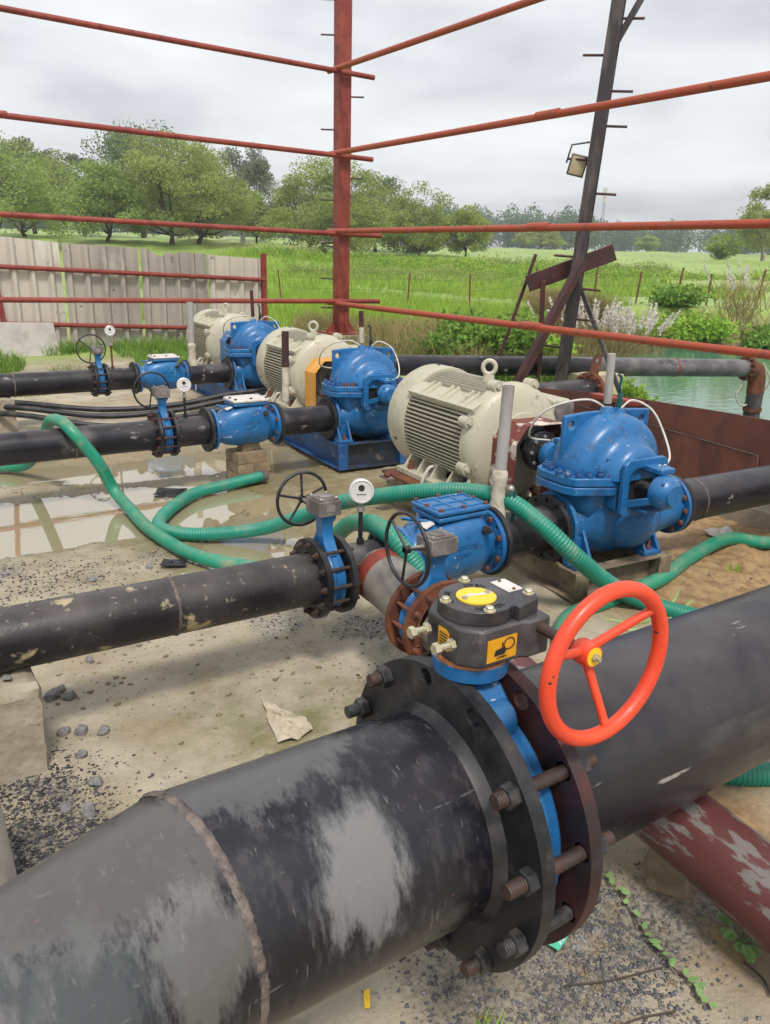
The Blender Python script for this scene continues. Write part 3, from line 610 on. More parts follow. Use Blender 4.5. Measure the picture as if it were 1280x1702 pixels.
mb = MB(); mb.torus(wc, Yv, .1475, .0150, 72, 16); rim = mb.build('rim', 'wheel_orange', hw, 80)
for a in (R(38), R(158), R(278)):
    p1 = wc+Vector((math.cos(a)*.137, 0, math.sin(a)*.137))
    MB().cyl(hc+Vector((math.cos(a)*.015, 0, math.sin(a)*.015)), p1, .0092, .0084, n=12).build('spoke', 'wheel_orange', hw)
hub = MB().lathe([(0, -.02), (.022, -.02), (.025, -.012), (.025, .012), (.021, .02), (0, .02)], hc, Yv, 24).build('hub', 'wheel_orange', hw, 30)
MB().cyl(hc+Vector((0, -.02, 0)), hc+Vector((0, -.0225, 0)), .0185, n=20).build('hub_disc', 'plate_yellow', hub)
mb = MB(); mb.hexp(hc+Vector((0, -.0225, 0)), -Yv, .009, .006); mb.cyl(hc+Vector((0, -.0225, 0)), hc+Vector((0, -.036, 0)), .0045, n=8); mb.build('hub_bolt', 'zinc', hub, 30)
for o in (gb, cv, lb, l2): o.scale = (1.13, 1.13, 1); o.location.x = .016
for o in t.children:
    if o.name.startswith('stop_bolt'): o.location = (-.004, 0, 0)
e1, e2, _a = frame(X)
for k in range(12):
    a = R(20)+2*PI*k/12; p = e1*(FB*math.cos(a))+e2*(FB*math.sin(a))
    if p.z > .22 and abs(p.y) < .17: continue
    st = MB(); q = p+Z*HZ; over = random.uniform(.022, .045)
    st.cyl(q+X*(.875-VX-over-.02), q+X*(1.032-VX+.05), .0145, n=12)
    for i in range(int((over+.01)/.006)):
        st.lathe([(.0145, 0), (.0157, .002), (.0145, .004)], q+X*(.875-VX-over-.018+i*.006), X, 12)
    so_ = st.build('stud', 'stud_brown' if k % 3 else 'bolt_dark', t, 50)
    MB().hexp(q+X*(.875-VX), -X, .0255, .024).build('nut', 'bolt_dark', so_, 30, .002)
    MB().hexp(q+X*(1.032-VX), X, .0255, .024).build('nut', 'bolt_dark', so_, 30, .002)
# --- small geared butterfly valve, built along X at the origin, axis z=0
def small_valve(loc, rz, label, wheel_side, wr, Rf=.175, wheel_m='wheel_black', flange_m='flange_black', body_m='blue_paint', gear_m='gear_grey', stud_m='rusty_bolt', wheel_x=0.):
    t = thing('butterfly_valve', loc, label, 'valve', 'butterfly valves', rz)
    flange_mb((-.073, 0, 0), X, Rf, .024, .115, 12, Rf-.026, .011).build('flange', flange_m, t, 30, .002)
    flange_mb((.049, 0, 0), X, Rf, .024, .115, 12, Rf-.026, .011).build('flange', flange_m, t, 30, .002)
    MB().lathe([(.1, -.03), (.142, -.03), (.146, -.022), (.136, -.012), (.136, .012), (.146, .022), (.142, .03), (.1, .03), (.1, -.03)], (0, 0, 0), X, 48).build('valve_body', body_m, t, 40)
    mb = MB(); mb.loft([[Vector((sx*a_, sy*b_, zz_)) for sx, sy in ((-1, -1), (1, -1), (1, 1), (-1, 1))] for a_, b_, zz_ in ((.028, .085, .115), (.028, .05, .165), (.024, .032, .2), (.026, .034, .25), (.036, .042, .268), (.036, .042, .282))])
    mb.build('neck', body_m, t, 30, .006)
    gb = MB(); gb.box((0, .008, .316), (.105, .125, .066)); gb.box((0, .008, .352), (.09, .105, .008)); g = gb.build('gear_housing', gear_m, t, 30, .006)
    mb = MB(); mb.cyl((.005, 0, .356), (.005, 0, .362), .03, n=24); mb.build('position_cap', 'plate_white' if gear_m != 'gear_grey' else 'gear_grey', g)
    for bx_ in (-.036, .036):
        for by_ in (-.038, .05): MB().hexp((bx_, by_, .356), Z, .007, .006).build('cover_bolt', 'steel', g, 30)
    MB().plate([(-.02, -.014), (.02, -.014), (.02, .014), (-.02, .014)], (.0, -.0552, .318), X, Z, .0015).build('name_plate', 'steel', g, None)
    ws = wheel_side; y0 = .06*ws; y1 = .135*ws
    MB().cyl((wheel_x, y0, .316), (wheel_x, y1+.012*ws, .316), .008, n=10).build('input_shaft', 'steel', t)
    hw = thing('handwheel', (0, 0, 0), None, None); hw.parent = t
    c = Vector((wheel_x, y1, .316))
    MB().torus(c, Yv, wr, .0075, 48, 8).build('rim', wheel_m, hw, 80)
    MB().cyl(c-Yv*.012, c+Yv*.012, .016, n=14).build('hub', wheel_m, hw)
    ns = 5 if wr < .13 else 3
    for k in range(ns):
        a = 2*PI*k/ns+.35; MB().cyl(c, c+Vector((math.cos(a)*wr, 0, math.sin(a)*wr)), .0058, n=8).build('spoke', wheel_m, hw)
    put_bolts(t, stud_m, (-.073, 0, 0), X, Rf-.026, 12, .0085, .146, name='stud_bolt')
    return t
def pipe_thing(name, p0, p1, r, mat_, label, f0=None, f1=None, Rf=.175, group='discharge pipes', fm='flange_black', weld=()):
    p0, p1 = Vector(p0), Vector(p1); t = thing(name, (p0.x, p0.y, 0), label, 'pipe', group); o = Vector((p0.x, p0.y, 0)); d = (p1-p0).normalized()
    barrel(p0-o, p1-o, r, 40).build('barrel', mat_, t, 50)
    for f, p, s in ((f0, p0, 1), (f1, p1, -1)):
        if f:
            q = p-o if s == 1 else p-o-d*.024
            flange_mb(q, d, Rf, .024, r*.99, 12, Rf-.026, .011).build('flange', fm, t, 30, .002)
    for wl in weld: weld_mb(p0-o+d*wl, d, r, .005).build('weld_bead', 'weld_bead', t, 60)
    return t
# --- swing check valve, along X, centre at origin of its axis
def check_valve(loc, label, top_m='blue_paint', dirty=False):
    t = thing('check_valve', loc, label, 'valve', 'check valves')
    def ring(x, ry, zt, zb, sq, n=36):
        o = []
        for k in range(n):
            a = 2*PI*k/n; c, s = math.cos(a), math.sin(a)
            e = 2/sq if s > 0 else 1.
            yy = ry*math.copysign(abs(c)**e, c); zz2 = (zt if s > 0 else zb)*math.copysign(abs(s)**e, s); o.append(Vector((x, yy, zz2)))
        return o
    st = [(-.262, .112, .112, .112, 2), (-.235, .114, .114, .114, 2), (-.20, .125, .135, .125, 2.3), (-.16, .145, .165, .145, 2.8), (-.08, .160, .185, .158, 3.6), (.04, .162, .195, .160, 4), (.12, .160, .195, .158, 4), (.165, .15, .185, .148, 3), (.19, .128, .14, .13, 2.2), (.215, .114, .114, .114, 2), (.245, .112, .112, .112, 2)]
    MB().loft([ring(*q) for q in st]).build('valve_body', 'blue_paint', t, 60)
    for x0 in (-.275, .243): flange_mb((x0, 0, 0), X, .172, .022, .09, 8, .147, .011).build('flange', 'blue_paint', t, 30, .002)
    MB().box((.03, 0, .205), (.29, .245, .026)).build('cover_seat', 'blue_paint', t, 30, .008)
    cvr = MB().box((.03, 0, .236), (.30, .255, .028)).build('cover', top_m, t, 30, .01)
    for yy in (-.095, -.005, .085): MB().box((.03, yy, .2525), (.275, .012, .010)).build('rib', top_m, cvr, 30, .003)
    for xx in (-.10, -.01, .08, .165): MB().box((xx, -.004, .2515), (.012, .225, .009)).build('rib', top_m, cvr, 30, .003)
    for xx, yy in [(x_, s_*.110) for x_ in (-.10, .03, .16) for s_ in (-1, 1)]+[(-.105, 0), (.165, 0)]:
        MB().hexp((xx, yy, .250), Z, .011, .013).build('cover_bolt', 'rusty_bolt' if not dirty else 'bolt_dark', cvr, 30)
    for a_ in (35, -35):
        MB().box((-.155, 0, .185), (.015, .17, .014), M=Matrix.Rotation(R(a_), 3, 'Z') @ Matrix.Rotation(R(-16), 3, 'Y')).build('stiffener', 'blue_paint', t, 30, .003)
    MB().box((-.145, -.055, .178), (.05, .075, .006), M=Matrix.Rotation(R(-24), 3, 'Y')).build('name_plate', 'plate_white', t, None)
    lettering('NORTEX', .036, 'blue_paint', t, (.02, -.1600, .06), X, Z, .004)
    lettering('CORP', .034, 'blue_paint', t, (.01, -.1610, .018), X, Z, .004)
    mb = MB(); mb.hexp((.135, -.150, .13), -Yv, .022, .03); mb.cyl((.135, -.15, .13), (.135, -.20, .13), .010, n=10); mb.build('hinge_plug', 'bolt_dark', t, 30)
    put_bolts(t, 'rusty_bolt', (.243, 0, 0), X, .147, 8, .009, .046, a0=R(22), over=.9)
    put_bolts(t, 'bolt_dark', (-.299, 0, 0), X, .147, 8, .009, .046, a0=R(22), over=.9)
    t.scale = (1, .90, .93)
    return t
def gauge(x, y, z, h, label, rust=False):
    t = thing('pressure_gauge', (x, y, z), label, 'gauge', 'pressure gauges')
    MB().cyl((0, 0, -.015), (0, 0, .025), .017, n=12).build('socket', 'bolt_dark', t)
    MB().cyl((0, 0, .02), (0, 0, h*.62), .0105, n=10).build('siphon_pipe', 'rust' if rust else 'wheel_black', t)
    mb = MB(); mb.hexp((0, 0, h*.62), Z, .016, .022); mb.cyl((0, 0, h*.62), (0, 0, h-.05), .009, n=10); mb.hexp((0, 0, h*.78), Z, .014, .02); mb.build('fitting', 'steel', t, 30)
    d = Vector((-x, -y, .35*(1.8-z))); d.z = .12*d.length; d.normalize(); d = (d+Vector((.12, 0, 0))).normalized()
    c = Vector((0, 0, h)); r = .051
    ca = MB().lathe([(0, -.028), (r*.9, -.028), (r, -.02), (r, .012), (r*1.05, .014), (r*1.05, .024), (r*.93, .027), (r*.9, .022), (0, .022)], c, d, 32).build('case', 'gauge_white', t, 30)
    e1, e2, a = frame(d)
    MB().cyl(c+a*.022+e2*.014, c+a*.0235+e2*.014, .014, n=18).build('indicator', 'ink_black', ca)
    MB().box(c+a*.0225-e2*.014, (.042, .0035, .001), M=Matrix((e1, e2, a)).transposed()).build('scale_mark', 'ink_black', ca, None)
    return t
PZ = .49
L3, L2, L1 = 2.76, 5.82, 8.72
PR = .113
# nearest line
pipe_thing('discharge_pipe', (-4.5, L3+.10, PZ+.05), (1.447, L3, PZ), PR, 'mud_caked', 'mud splashed black pipe lying across the yard onto a concrete block', weld=(5.35,))
small_valve((1.52, L3, PZ), 0, 'blue butterfly valve with a thin black five-spoke wheel on the muddy near pipe', 1, .118, stud_m='stud_brown', wheel_x=-.035)
pipe_thing('tee_pipe', (1.593, L3, PZ), (1.865, L3, PZ), PR*1.02, 'black_coating', 'short black tee piece under the near pressure gauge', None, 1)
gauge(1.70, L3, PZ+PR, .245, 'white dial gauge on the black stem above the near tee')
check_valve((2.165, L3, PZ), 'blue check valve with blue ribbed lid nearest the camera')
pipe_thing('spool_pipe', (2.43, L3, PZ), (2.845, L3, PZ), PR*1.02, 'black_coating', 'short black spool between the near check valve and the near pump', 1, 1)
# middle line
pipe_thing('discharge_pipe', (-6.5, L2, PZ), (1.735, L2, PZ), PR, 'black_coating', 'middle black discharge pipe with a green hose looped over it', weld=(7.65,))
small_valve((1.808, L2, PZ), 0, 'blue butterfly valve with thin black wheel on the middle pipe', 1, .135, stud_m='dark_red', wheel_x=-.03)
pipe_thing('spool_pipe', (1.881, L2, PZ), (2.16, L2, PZ), PR, 'black_coating', 'short black spool under the middle pressure gauge', None, 1)
gauge(1.985, L2, PZ+PR, .25, 'white dial gauge on the middle pipe, in front of the black cables')
check_valve((2.46, L2, PZ), 'blue check valve with pale dusty lid standing on a brick stack', 'plate_white', True)
pipe_thing('spool_pipe', (2.725, L2, PZ), (3.235, L2, PZ), PR, 'black_coating', 'short black spool between the middle check valve and the middle pump', 1, 1)
# far line
pipe_thing('discharge_pipe', (-8.5, L1, PZ), (1.98, L1, PZ), PR*1.05, 'black_coating', 'farthest black discharge pipe running in from the left edge', weld=(9.7,))
small_valve((2.053, L1, PZ), 0, 'blue butterfly valve with thin black wheel on the farthest pipe', 1, .15, stud_m='stud_brown', wheel_x=-.03)
pipe_thing('spool_pipe', (2.126, L1, PZ), (2.43, L1, PZ), PR*1.05, 'black_coating', 'short black spool under the farthest pressure gauge', None, 1)
gauge(2.20, L1, PZ+PR, .40, 'white dial gauge on a rusty stem above the farthest pipe', True)
check_valve((2.73, L1, PZ), 'blue check valve with pale lid on the farthest pipe', 'plate_white', True)
pipe_thing('spool_pipe', (2.995, L1, PZ), (3.515, L1, PZ), PR, 'black_coating', 'short black spool between the farthest check valve and the farthest pump', 1, 1)
# branch pipe from the near tee, dipping under the header
BX = 1.735; b0 = Vector((BX, L3-.09, PZ)); bd = (Vector((1.75, .3, .20))-b0).normalized()
def bp_(y): return b0+bd*((y-b0.y)/bd.y)
t = thing('branch_pipe', (BX, 2.3, 0), 'grey steel branch pipe with a red primer band dropping from the tee', 'pipe'); o_ = Vector((BX, 2.3, 0))
barrel(b0-o_, bp_(2.34)-o_, .118, 44).build('barrel', 'pipe_grey', t, 50)
MB().lathe([(.119, .0), (.121, .004), (.121, .055), (.1188, .075)], b0-o_, bd, 44).build('primer_band', 'red_primer', t, 50)
weld_mb(b0-o_+bd*.004, bd, .118, .007).build('weld_bead', 'weld_bead', t, 60)
pv = bp_(2.265)
small_valve(pv, -PI/2, 'blue butterfly valve with rusty flanges and three-spoke black wheel on the grey branch', -1, .142, Rf=.178, flange_m='rust', gear_m='gear_grey', stud_m='rusty_bolt')
t = thing('branch_pipe', (BX, 1.2, 0), 'scraped red and grey pipe passing under the black header', 'pipe'); o_ = Vector((BX, 1.2, 0))
barrel(bp_(2.19)-o_, bp_(-.6)-o_, .112, 44).build('barrel', 'pipe_redgrey', t, 50)
# ------------------------------------------------------------------ pumps and motors
SKID = R(-4)
material('base_dark', (.020, .026, .04), .5, layers=[((.02, .06, .14), 5, .52, .62, 6, A1, .5), ((.16, .12, .08), 8, .60, .7, 6, A1, .8)], bump=(60, .2))
SHZ = .735
def pump(loc, label, suct=.54, disc=.33):
    t = thing('water_pump', loc, label, 'pump', 'split case pumps', SKID)
    cz = PZ-loc[2]
    def ring(x, ry, zc, zr, n=36, dy=0.):
        return [Vector((x, dy+ry*math.cos(2*PI*k/n), zc+zr*math.sin(2*PI*k/n))) for k in range(n)]
    zt = SHZ-loc[2]
    lower = MB()
    lower.loft([ring(-disc+.02, .115, cz, .115), ring(-.27, .118, cz, .12), ring(-.22, .13, cz+.01, .15), ring(-.17, .15, cz+.05, .20), ring(-.10, .175, cz+.045, .225), ring(0, .19, cz+.03, .235), ring(.12, .19, cz+.02, .225), ring(.22, .175, cz+.01, .20), ring(.32, .155, cz, .165), ring(.42, .138, cz, .14), ring(suct-.02, .132, cz, .132)])
    lower.ell((.10, -.10, cz+.02), (.20, .16, .185)); lower.ell((.10, .10, cz+.02), (.20, .16, .185))
    lower.loft([[Vector((a_*.30*w_+ox, b_*.17*w_, zz_)) for a_, b_ in ((-1, -.55), (-.8, -1), (.8, -1), (1, -.55), (1, .55), (.8, 1), (-.8, 1), (-1, .55))] for w_, zz_, ox in ((.75, zt-.2, -.02), (.92, zt-.12, -.02), (1.02, zt-.05, 0))])
    lo = lower.build('lower_casing', 'blue_paint', t, 50)
    for x0, rr_ in ((-disc, .175), (suct-.024, .17)): flange_mb((x0, 0, cz), X, rr_, .024, .1, 12, rr_-.027, .011).build('nozzle_flange', 'blue_paint', t, 30, .003)
    fl = [(a_*.92, b_) for a_, b_ in ((-.40, -.085), (-.37, -.15), (-.15, -.235), (.15, -.235), (.36, -.15), (.40, -.085), (.40, .085), (.36, .15), (.15, .235), (-.15, .235), (-.37, .15), (-.40, .085))]
    f1 = MB().plate(fl, (0, 0, zt-.052), X, Yv, .044).build('lower_split_flange', 'blue_paint', t, 30, .006)
    f2 = MB().plate(fl, (0, 0, zt-.004), X, Yv, .044).build('upper_split_flange', 'blue_paint', t, 30, .006)
    for (bx_, by_) in [(-.375, -.10), (-.335, -.135), (-.28, -.157), (-.225, -.178), (-.17, -.2), (-.385, -.04), (-.37, .04), (-.35, .10), (.375, -.09), (.335, -.135), (.28, -.157), (.225, -.178), (.17, -.2), (.38, -.02), (.37, .06)]:
        bx_ *= .92; mb = MB(); mb.hexp((bx_, by_, zt+.04), Z, .02, .024); mb.cyl((bx_, by_, zt+.04), (bx_, by_, zt+.072), .012, n=10); mb.build('casing_bolt', 'blue_dirty' if random.random() < .75 else 'rusty_bolt', f2, 30)
    up = MB(); z1 = zt+.04
    # volute dome, half revolved about the shaft
    up.lathe([(0, -.262), (.12, -.262), (.150, -.25), (.168, -.225), (.176, -.19), (.190, -.160), (.215, -.142), (.255, -.132), (.280, -.112), (.296, -.075), (.302, -.03), (.302, .03), (.296, .075), (.280, .112), (.255, .132), (.215, .142), (.19, .16), (.176, .19), (.168, .225), (.15, .25), (.12, .262), (0, .262)], (0, 0, z1-.01), Yv, 40, PI, 2*PI, e1=(1, 0, 0))
    up.cyl((-.03, 0, z1+.265), (-.03, 0, z1+.32), .05, .03, n=16); up.cyl((.06, 0, z1+.255), (.06, 0, z1+.31), .04, .026, n=16)
    up.build('volute_casing', 'blue_paint', t, 50)
    tabs = [(-.295, 0), (.305, 0), (.305, .285), (.15, .295), (-.15, .295), (-.295, .285)]
    MB().plate(tabs, (0, .045, z1), X, Z, .03, holes=[circ(.021, 14, (s*.25, .235))[::-1] for s in (-1, 1)]).build('lifting_plate', 'blue_paint', t, 30, .008)
    MB().box((-.015, -.175, z1+.152), (.085, .05, .012)).build('name_pad', 'plate_white', t, None)
    lettering('NORTEX', .030, 'blue_paint', t, (-.115, -.2, z1+.085), Vector((.86, -.5, 0)), Vector((-.1, -.25, .95)), .003)
    # stuffing boxes, bearing brackets (front and back)
    for s in (-1, 1):
        mb = MB()
        octo = [(-.15, -.13), (-.13, -.15), (.13, -.15), (.15, -.13), (.15, .12), (.12, .145), (-.12, .145), (-.15, .12)]
        win = [(-.108, -.07), (-.07, -.105), (.07, -.105), (.108, -.07), (.108, .065), (.07, .10), (-.07, .10), (-.108, .065)]
        mb.plate(octo, (0, -.262 if s < 0 else .235, zt), X, Z, .028, holes=[win[::-1]])
        MB().plate([(a_*.93, b_*.93) for a_, b_ in octo], (0, -.14 if s < 0 else .236, zt), X, Z, .096).build('seal_housing', 'blue_paint', t, 30, .008)
        MB().plate([(a_*.985, b_*.985) for a_, b_ in win], (0, -.2365 if s < 0 else .2375, zt), X, Z, .001).build('recess_shade', 'dark_hollow', t, None)  # thin near-black plate paints the shade inside the bracket window
        bx = mb.build('bracket_face', 'blue_paint', t, 30, .005)
        MB().cyl((0, s*.15, zt), (0, s*.245, zt), .10, n=20).build('stuffing_box', 'dark_hollow', t)  # near-black as well, continuing the painted shade of the window
        MB().cyl((0, s*.2, zt), (0, s*.44, zt), .03, n=16).build('shaft', 'bolt_dark', t)
        for sx in (-1, 1):
            MB().loft([[Vector((sx*.095, s*.262, zt-.115)), Vector((sx*.12, s*.262, zt-.115)), Vector((sx*.12, s*.262, zt-.07)), Vector((sx*.095, s*.262, zt-.07))], [Vector((sx*.05, s*.40, zt-.06)), Vector((sx*.075, s*.40, zt-.06)), Vector((sx*.075, s*.40, zt-.02)), Vector((sx*.05, s*.40, zt-.02))]]).build('bracket_arm', 'blue_paint', t, 40, .006)
        MB().box((.03, s*.335, zt+.098), (.10, .13, .03)).build('bracket_cap', 'blue_paint', t, 40, .006)
        MB().box((0, s*.325, zt-.105), (.16, .11, .016)).build('drip_tray', 'blue_dirty', t, 40, .004)
        MB().lathe([(0, .375), (.062, .375), (.08, .382), (.084, .41), (.083, .44), (.072, .462), (.055, .474), (.053, .488), (0, .488)], (0, 0, zt), Yv*s, 28).build('bearing_housing', 'blue_paint', t, 35)
        for k in range(4):
            a = PI/4+k*PI/2; MB().hexp((.074*math.cos(a), s*.444, zt+.074*math.sin(a)), Yv*s, .011, .012).build('housing_bolt', 'blue_dirty' if k else 'rusty_bolt', t, 30)
    for k, (bx_, bz_) in enumerate(((-.105, .10), (.105, .10), (.105, -.10), (-.105, -.10))): MB().hexp((bx_, -.262, zt+bz_), -Yv, .012, .012).build('bracket_bolt', 'steel', t, 30)
    # feet
    for fx in (-.275, .215):
        for fy in (-1, 1):
            mb = MB(); fz = .300-loc[2]
            mb.box((fx, fy*.165, fz+.012), (.13, .10, .024))
            for dx in (-.05, .05):
                mb.loft([[Vector((fx+dx+q*.009, fy*ya, zq)) for q, ya, zq in ((-1, .10, z_), (1, .10, z_), (1, y_, z_), (-1, y_, z_))] for z_, y_ in ((fz+.02, .215), (fz+.05, .195), (cz-.01, .125))])
            mb.box((fx, fy*.115, fz+.075), (.10, .022, .13))
            ft = mb.build('foot', 'blue_paint', t, 30, .003)
            m2 = MB(); m2.hexp((fx, fy*.175, fz+.024), Z, .017, .02); m2.cyl((fx, fy*.175, fz+.024), (fx, fy*.175, fz+.075), .010, n=10); m2.build('anchor_bolt', 'rusty_bolt', ft, 30)
    put_bolts(t, 'rusty_bolt', (suct-.024, 0, cz), X, .145, 12, .010, .05, over=.9)
    put_bolts(t, 'bolt_dark', (-disc-.026, 0, cz), X, .148, 12, .010, .05, over=.9)
    # vent tubes
    def tubes(pts, r=.006): MB().tube(smoothpath(pts, 8), r, 8).build('flush_tube', 'tube_white', t, 60)
    zt2 = z1+.32
    tubes([(.06, -.01, z1+.31), (.12, -.03, zt2+.03), (.215, -.08, zt2-.02), (.245, -.15, zt2-.13), (.20, -.25, zt2-.235), (.10, -.30, zt2-.265), (.04, -.33, zt+.115)])
    tubes([(-.03, .0, z1+.31), (-.12, .05, zt2+.035), (-.25, .14, zt2+.0), (-.31, .22, zt2-.08), (-.28, .30, zt2-.2), (-.1, .34, zt+.115)])
    return t
def motor(loc, label):
    t = thing('electric_motor', (loc[0]-.09*math.sin(SKID), loc[1]+.09*math.cos(SKID), loc[2]), label, 'motor', 'pump motors', SKID); t.scale = (.965, .92, 1)
    zt = SHZ+.002-loc[2]; y0, y1 = .74, 1.60
    c = Vector((0, 0, zt))
    # core: rounded octagon
    def sec(r, n=48, k=1.): return [(r*math.cos(2*PI*i/n), r*math.sin(2*PI*i/n)) for i in range(n)]
    MB().lathe([(0, y0), (.268, y0), (.268, y1), (0, y1)], c, Yv, 40).build('stator_frame', 'cream_paint', t, 40)
    def fin_mesh(dx, h, key):
        if key not in _shared:
            mb = MB(); mb.plate([(y0+.02, 0), (y1-.005, 0), (y1-.005, h), (y0+.06, h), (y0+.02, h-.03)], (0, 0, 0), Yv, Z, .0075); _shared[key] = mb.mesh('cooling_fin', None)
        return _shared[key]
    Rf = .342
    for i in range(17):           # top fins stand upright
        x = -.20+i*.025; b = math.sqrt(.262**2-x*x); hh = round(math.sqrt(max(Rf**2-x*x, 0))-b+.005, 3)
        place(fin_mesh(0, hh, ('ft', hh)), 'cooling_fin', 'cream_paint', t, loc=(x-.003, 0, zt+b))
    for s in (-1, 1):             # side fins lie flat
        for i in range(18):
            z = -.225+i*.026; b = math.sqrt(.262**2-z*z); hh = round(math.sqrt(max((Rf+.012)**2-z*z, 0))-b+.005, 3)
            place(fin_mesh(0, hh, ('ft', hh)), 'cooling_fin', 'cream_paint', t, loc=(s*b, 0, zt+z+.003), rot=(0, s*PI/2, 0))
    for s in (-1, 1):             # shoulder panels between top and side fins
        mb = MB(); mb.loft([[Vector((s*.215, y, zt+.285)), Vector((s*.335, y, zt+.225)), Vector((s*.30, y, zt+.18)), Vector((s*.20, y, zt+.22))] for y in (y0+.03, y1-.01)]); mb.build('shoulder_panel', 'cream_paint', t, 30, .004)
        for yy in (y0+.16, y0+.40, y0+.64):
            for dy in (-.035, .035):
                mb = MB(); mb.loft([[Vector((s*.20, yy+dy+q*.010, zt+.28)) for q in (-1, 1)]+[Vector((s*.335, yy+dy+q*.010, zt+.218)) for q in (1, -1)], [Vector((s*.215, yy+dy+q*.008, zt+.312)) for q in (-1, 1)]+[Vector((s*.31, yy+dy+q*.008, zt+.255)) for q in (1, -1)]]); mb.build('lifting_pad', 'cream_paint', t, 30, .003)
    # drive end shield
    MB().lathe([(.365, .84), (.368, .80), (.362, .77), (.35, .745), (.322, .72), (.25, .695), (.20, .685), (.195, .665), (.14, .655), (.135, .63), (.06, .625), (.0, .625)], c, Yv, 56).build('end_shield', 'cream_paint', t, 35)
    MB().lathe([(.352, .84), (.368, .84)], c, Yv, 56).build('shield_rim', 'cream_paint', t)
    for k in range(8):
        a = PI/8+k*PI/4; d = Vector((math.cos(a), 0, math.sin(a)))
        mb = MB(); mb.bar(c+d*.16+Yv*.672, c+d*.335+Yv*.735, .016, .03, up=d.cross(Yv)); mb.build('shield_rib', 'cream_paint', t, 30, .003)
        lg = MB().cyl(c+d*.375+Yv*.765, c+d*.375+Yv*.85, .036, n=14).build('bolt_lug', 'cream_paint', t, 40)
        MB().hexp(c+d*.378+Yv*.765, -Yv, .018, .018).build('shield_bolt', 'cream_paint', lg, 30)
    MB().cyl(c+Yv*.44, c+Yv*.64, .045, n=20).build('shaft', 'bolt_dark', t)
    # fan cowl
    MB().lathe([(.30, y1-.02), (.360, y1-.02), (.366, y1+.01), (.366, y1+.20), (.350, y1+.245), (.31, y1+.265), (.24, y1+.27), (.0, y1+.27)], c, Yv, 64).build('fan_cowl', 'cream_paint', t, 35)
    for a_ in (200, 340, 90): MB().cyl(c+Vector((.365*math.cos(R(a_)), y1+.12, .365*math.sin(R(a_)))), c+Vector((.371*math.cos(R(a_)), y1+.12, .371*math.sin(R(a_)))), .013, n=12).build('cowl_screw', 'bolt_dark', t)
    # eye bolt
    ey = MB(); ey.cyl((0, 1.08, zt+.335), (0, 1.08, zt+.378), .042, .036, n=16); ey.torus((0, 1.08, zt+.425), Vector((.6, .8, 0)), .042, .015, 24, 10); ey.build('eye_bolt', 'cream_paint', t, 50)
    # terminal box on the far side
    MB().box((.42, 1.0, zt+.10), (.20, .34, .26)).build('terminal_box', 'cream_paint', t, 30, .015)
    MB().box((.40, .75, zt+.12), (.15, .02, .2)).build('terminal_lid', 'gear_grey', t, 30, .004)
    # feet
    fz = .395-loc[2]
    for s in (-1, 1):
        ft = MB(); ft.box((s*.30, 1.18, fz+.02), (.15, .92, .04)); ft = ft.build('mounting_foot', 'cream_paint', t, 30, .006)
        for yy in (.80, 1.0, 1.2, 1.38, 1.56):
            mb = MB(); mb.loft([[Vector((s*.23, yy+q*.012, fz+.035)) for q in (-1, 1)]+[Vector((s*.365, yy+q*.012, fz+.035)) for q in (1, -1)], [Vector((s*.2, yy+q*.012, fz+.16)) for q in (-1, 1)]+[Vector((s*.30, yy+q*.012, fz+.13)) for q in (1, -1)]]); mb.build('foot_rib', 'cream_paint', ft, 30, .003)
        for yy in (.86, 1.5):
            mb = MB(); mb.hexp((s*.335, yy, fz+.04), Z, .024, .03); mb.cyl((s*.335, yy, fz+.04), (s*.335, yy, fz+.10), .016, n=10); mb.build('anchor_bolt', 'rusty_bolt', ft, 30)
            mb = MB(); mb.cyl((s*.38, yy+.09, fz-.01), (s*.50, yy+.09, fz-.01), .012, n=10); mb.hexp((s*.47, yy+.09, fz-.01), X*s, .022, .025); mb.hexp((s*.40, yy+.09, fz-.01), X*s, .022, .02); mb.build('jacking_bolt', 'rusty_bolt', ft, 30)
        MB().tube(smoothpath([(s*.30, 1.22, fz+.12), (s*.36, 1.22, fz+.1), (s*.40, 1.24, fz-.02), (s*.405, 1.25, fz-.2), (s*.41, 1.26, fz-.30)], 6), .012, 8).build('earth_cable', 'tube_white', t, 60)
    return t
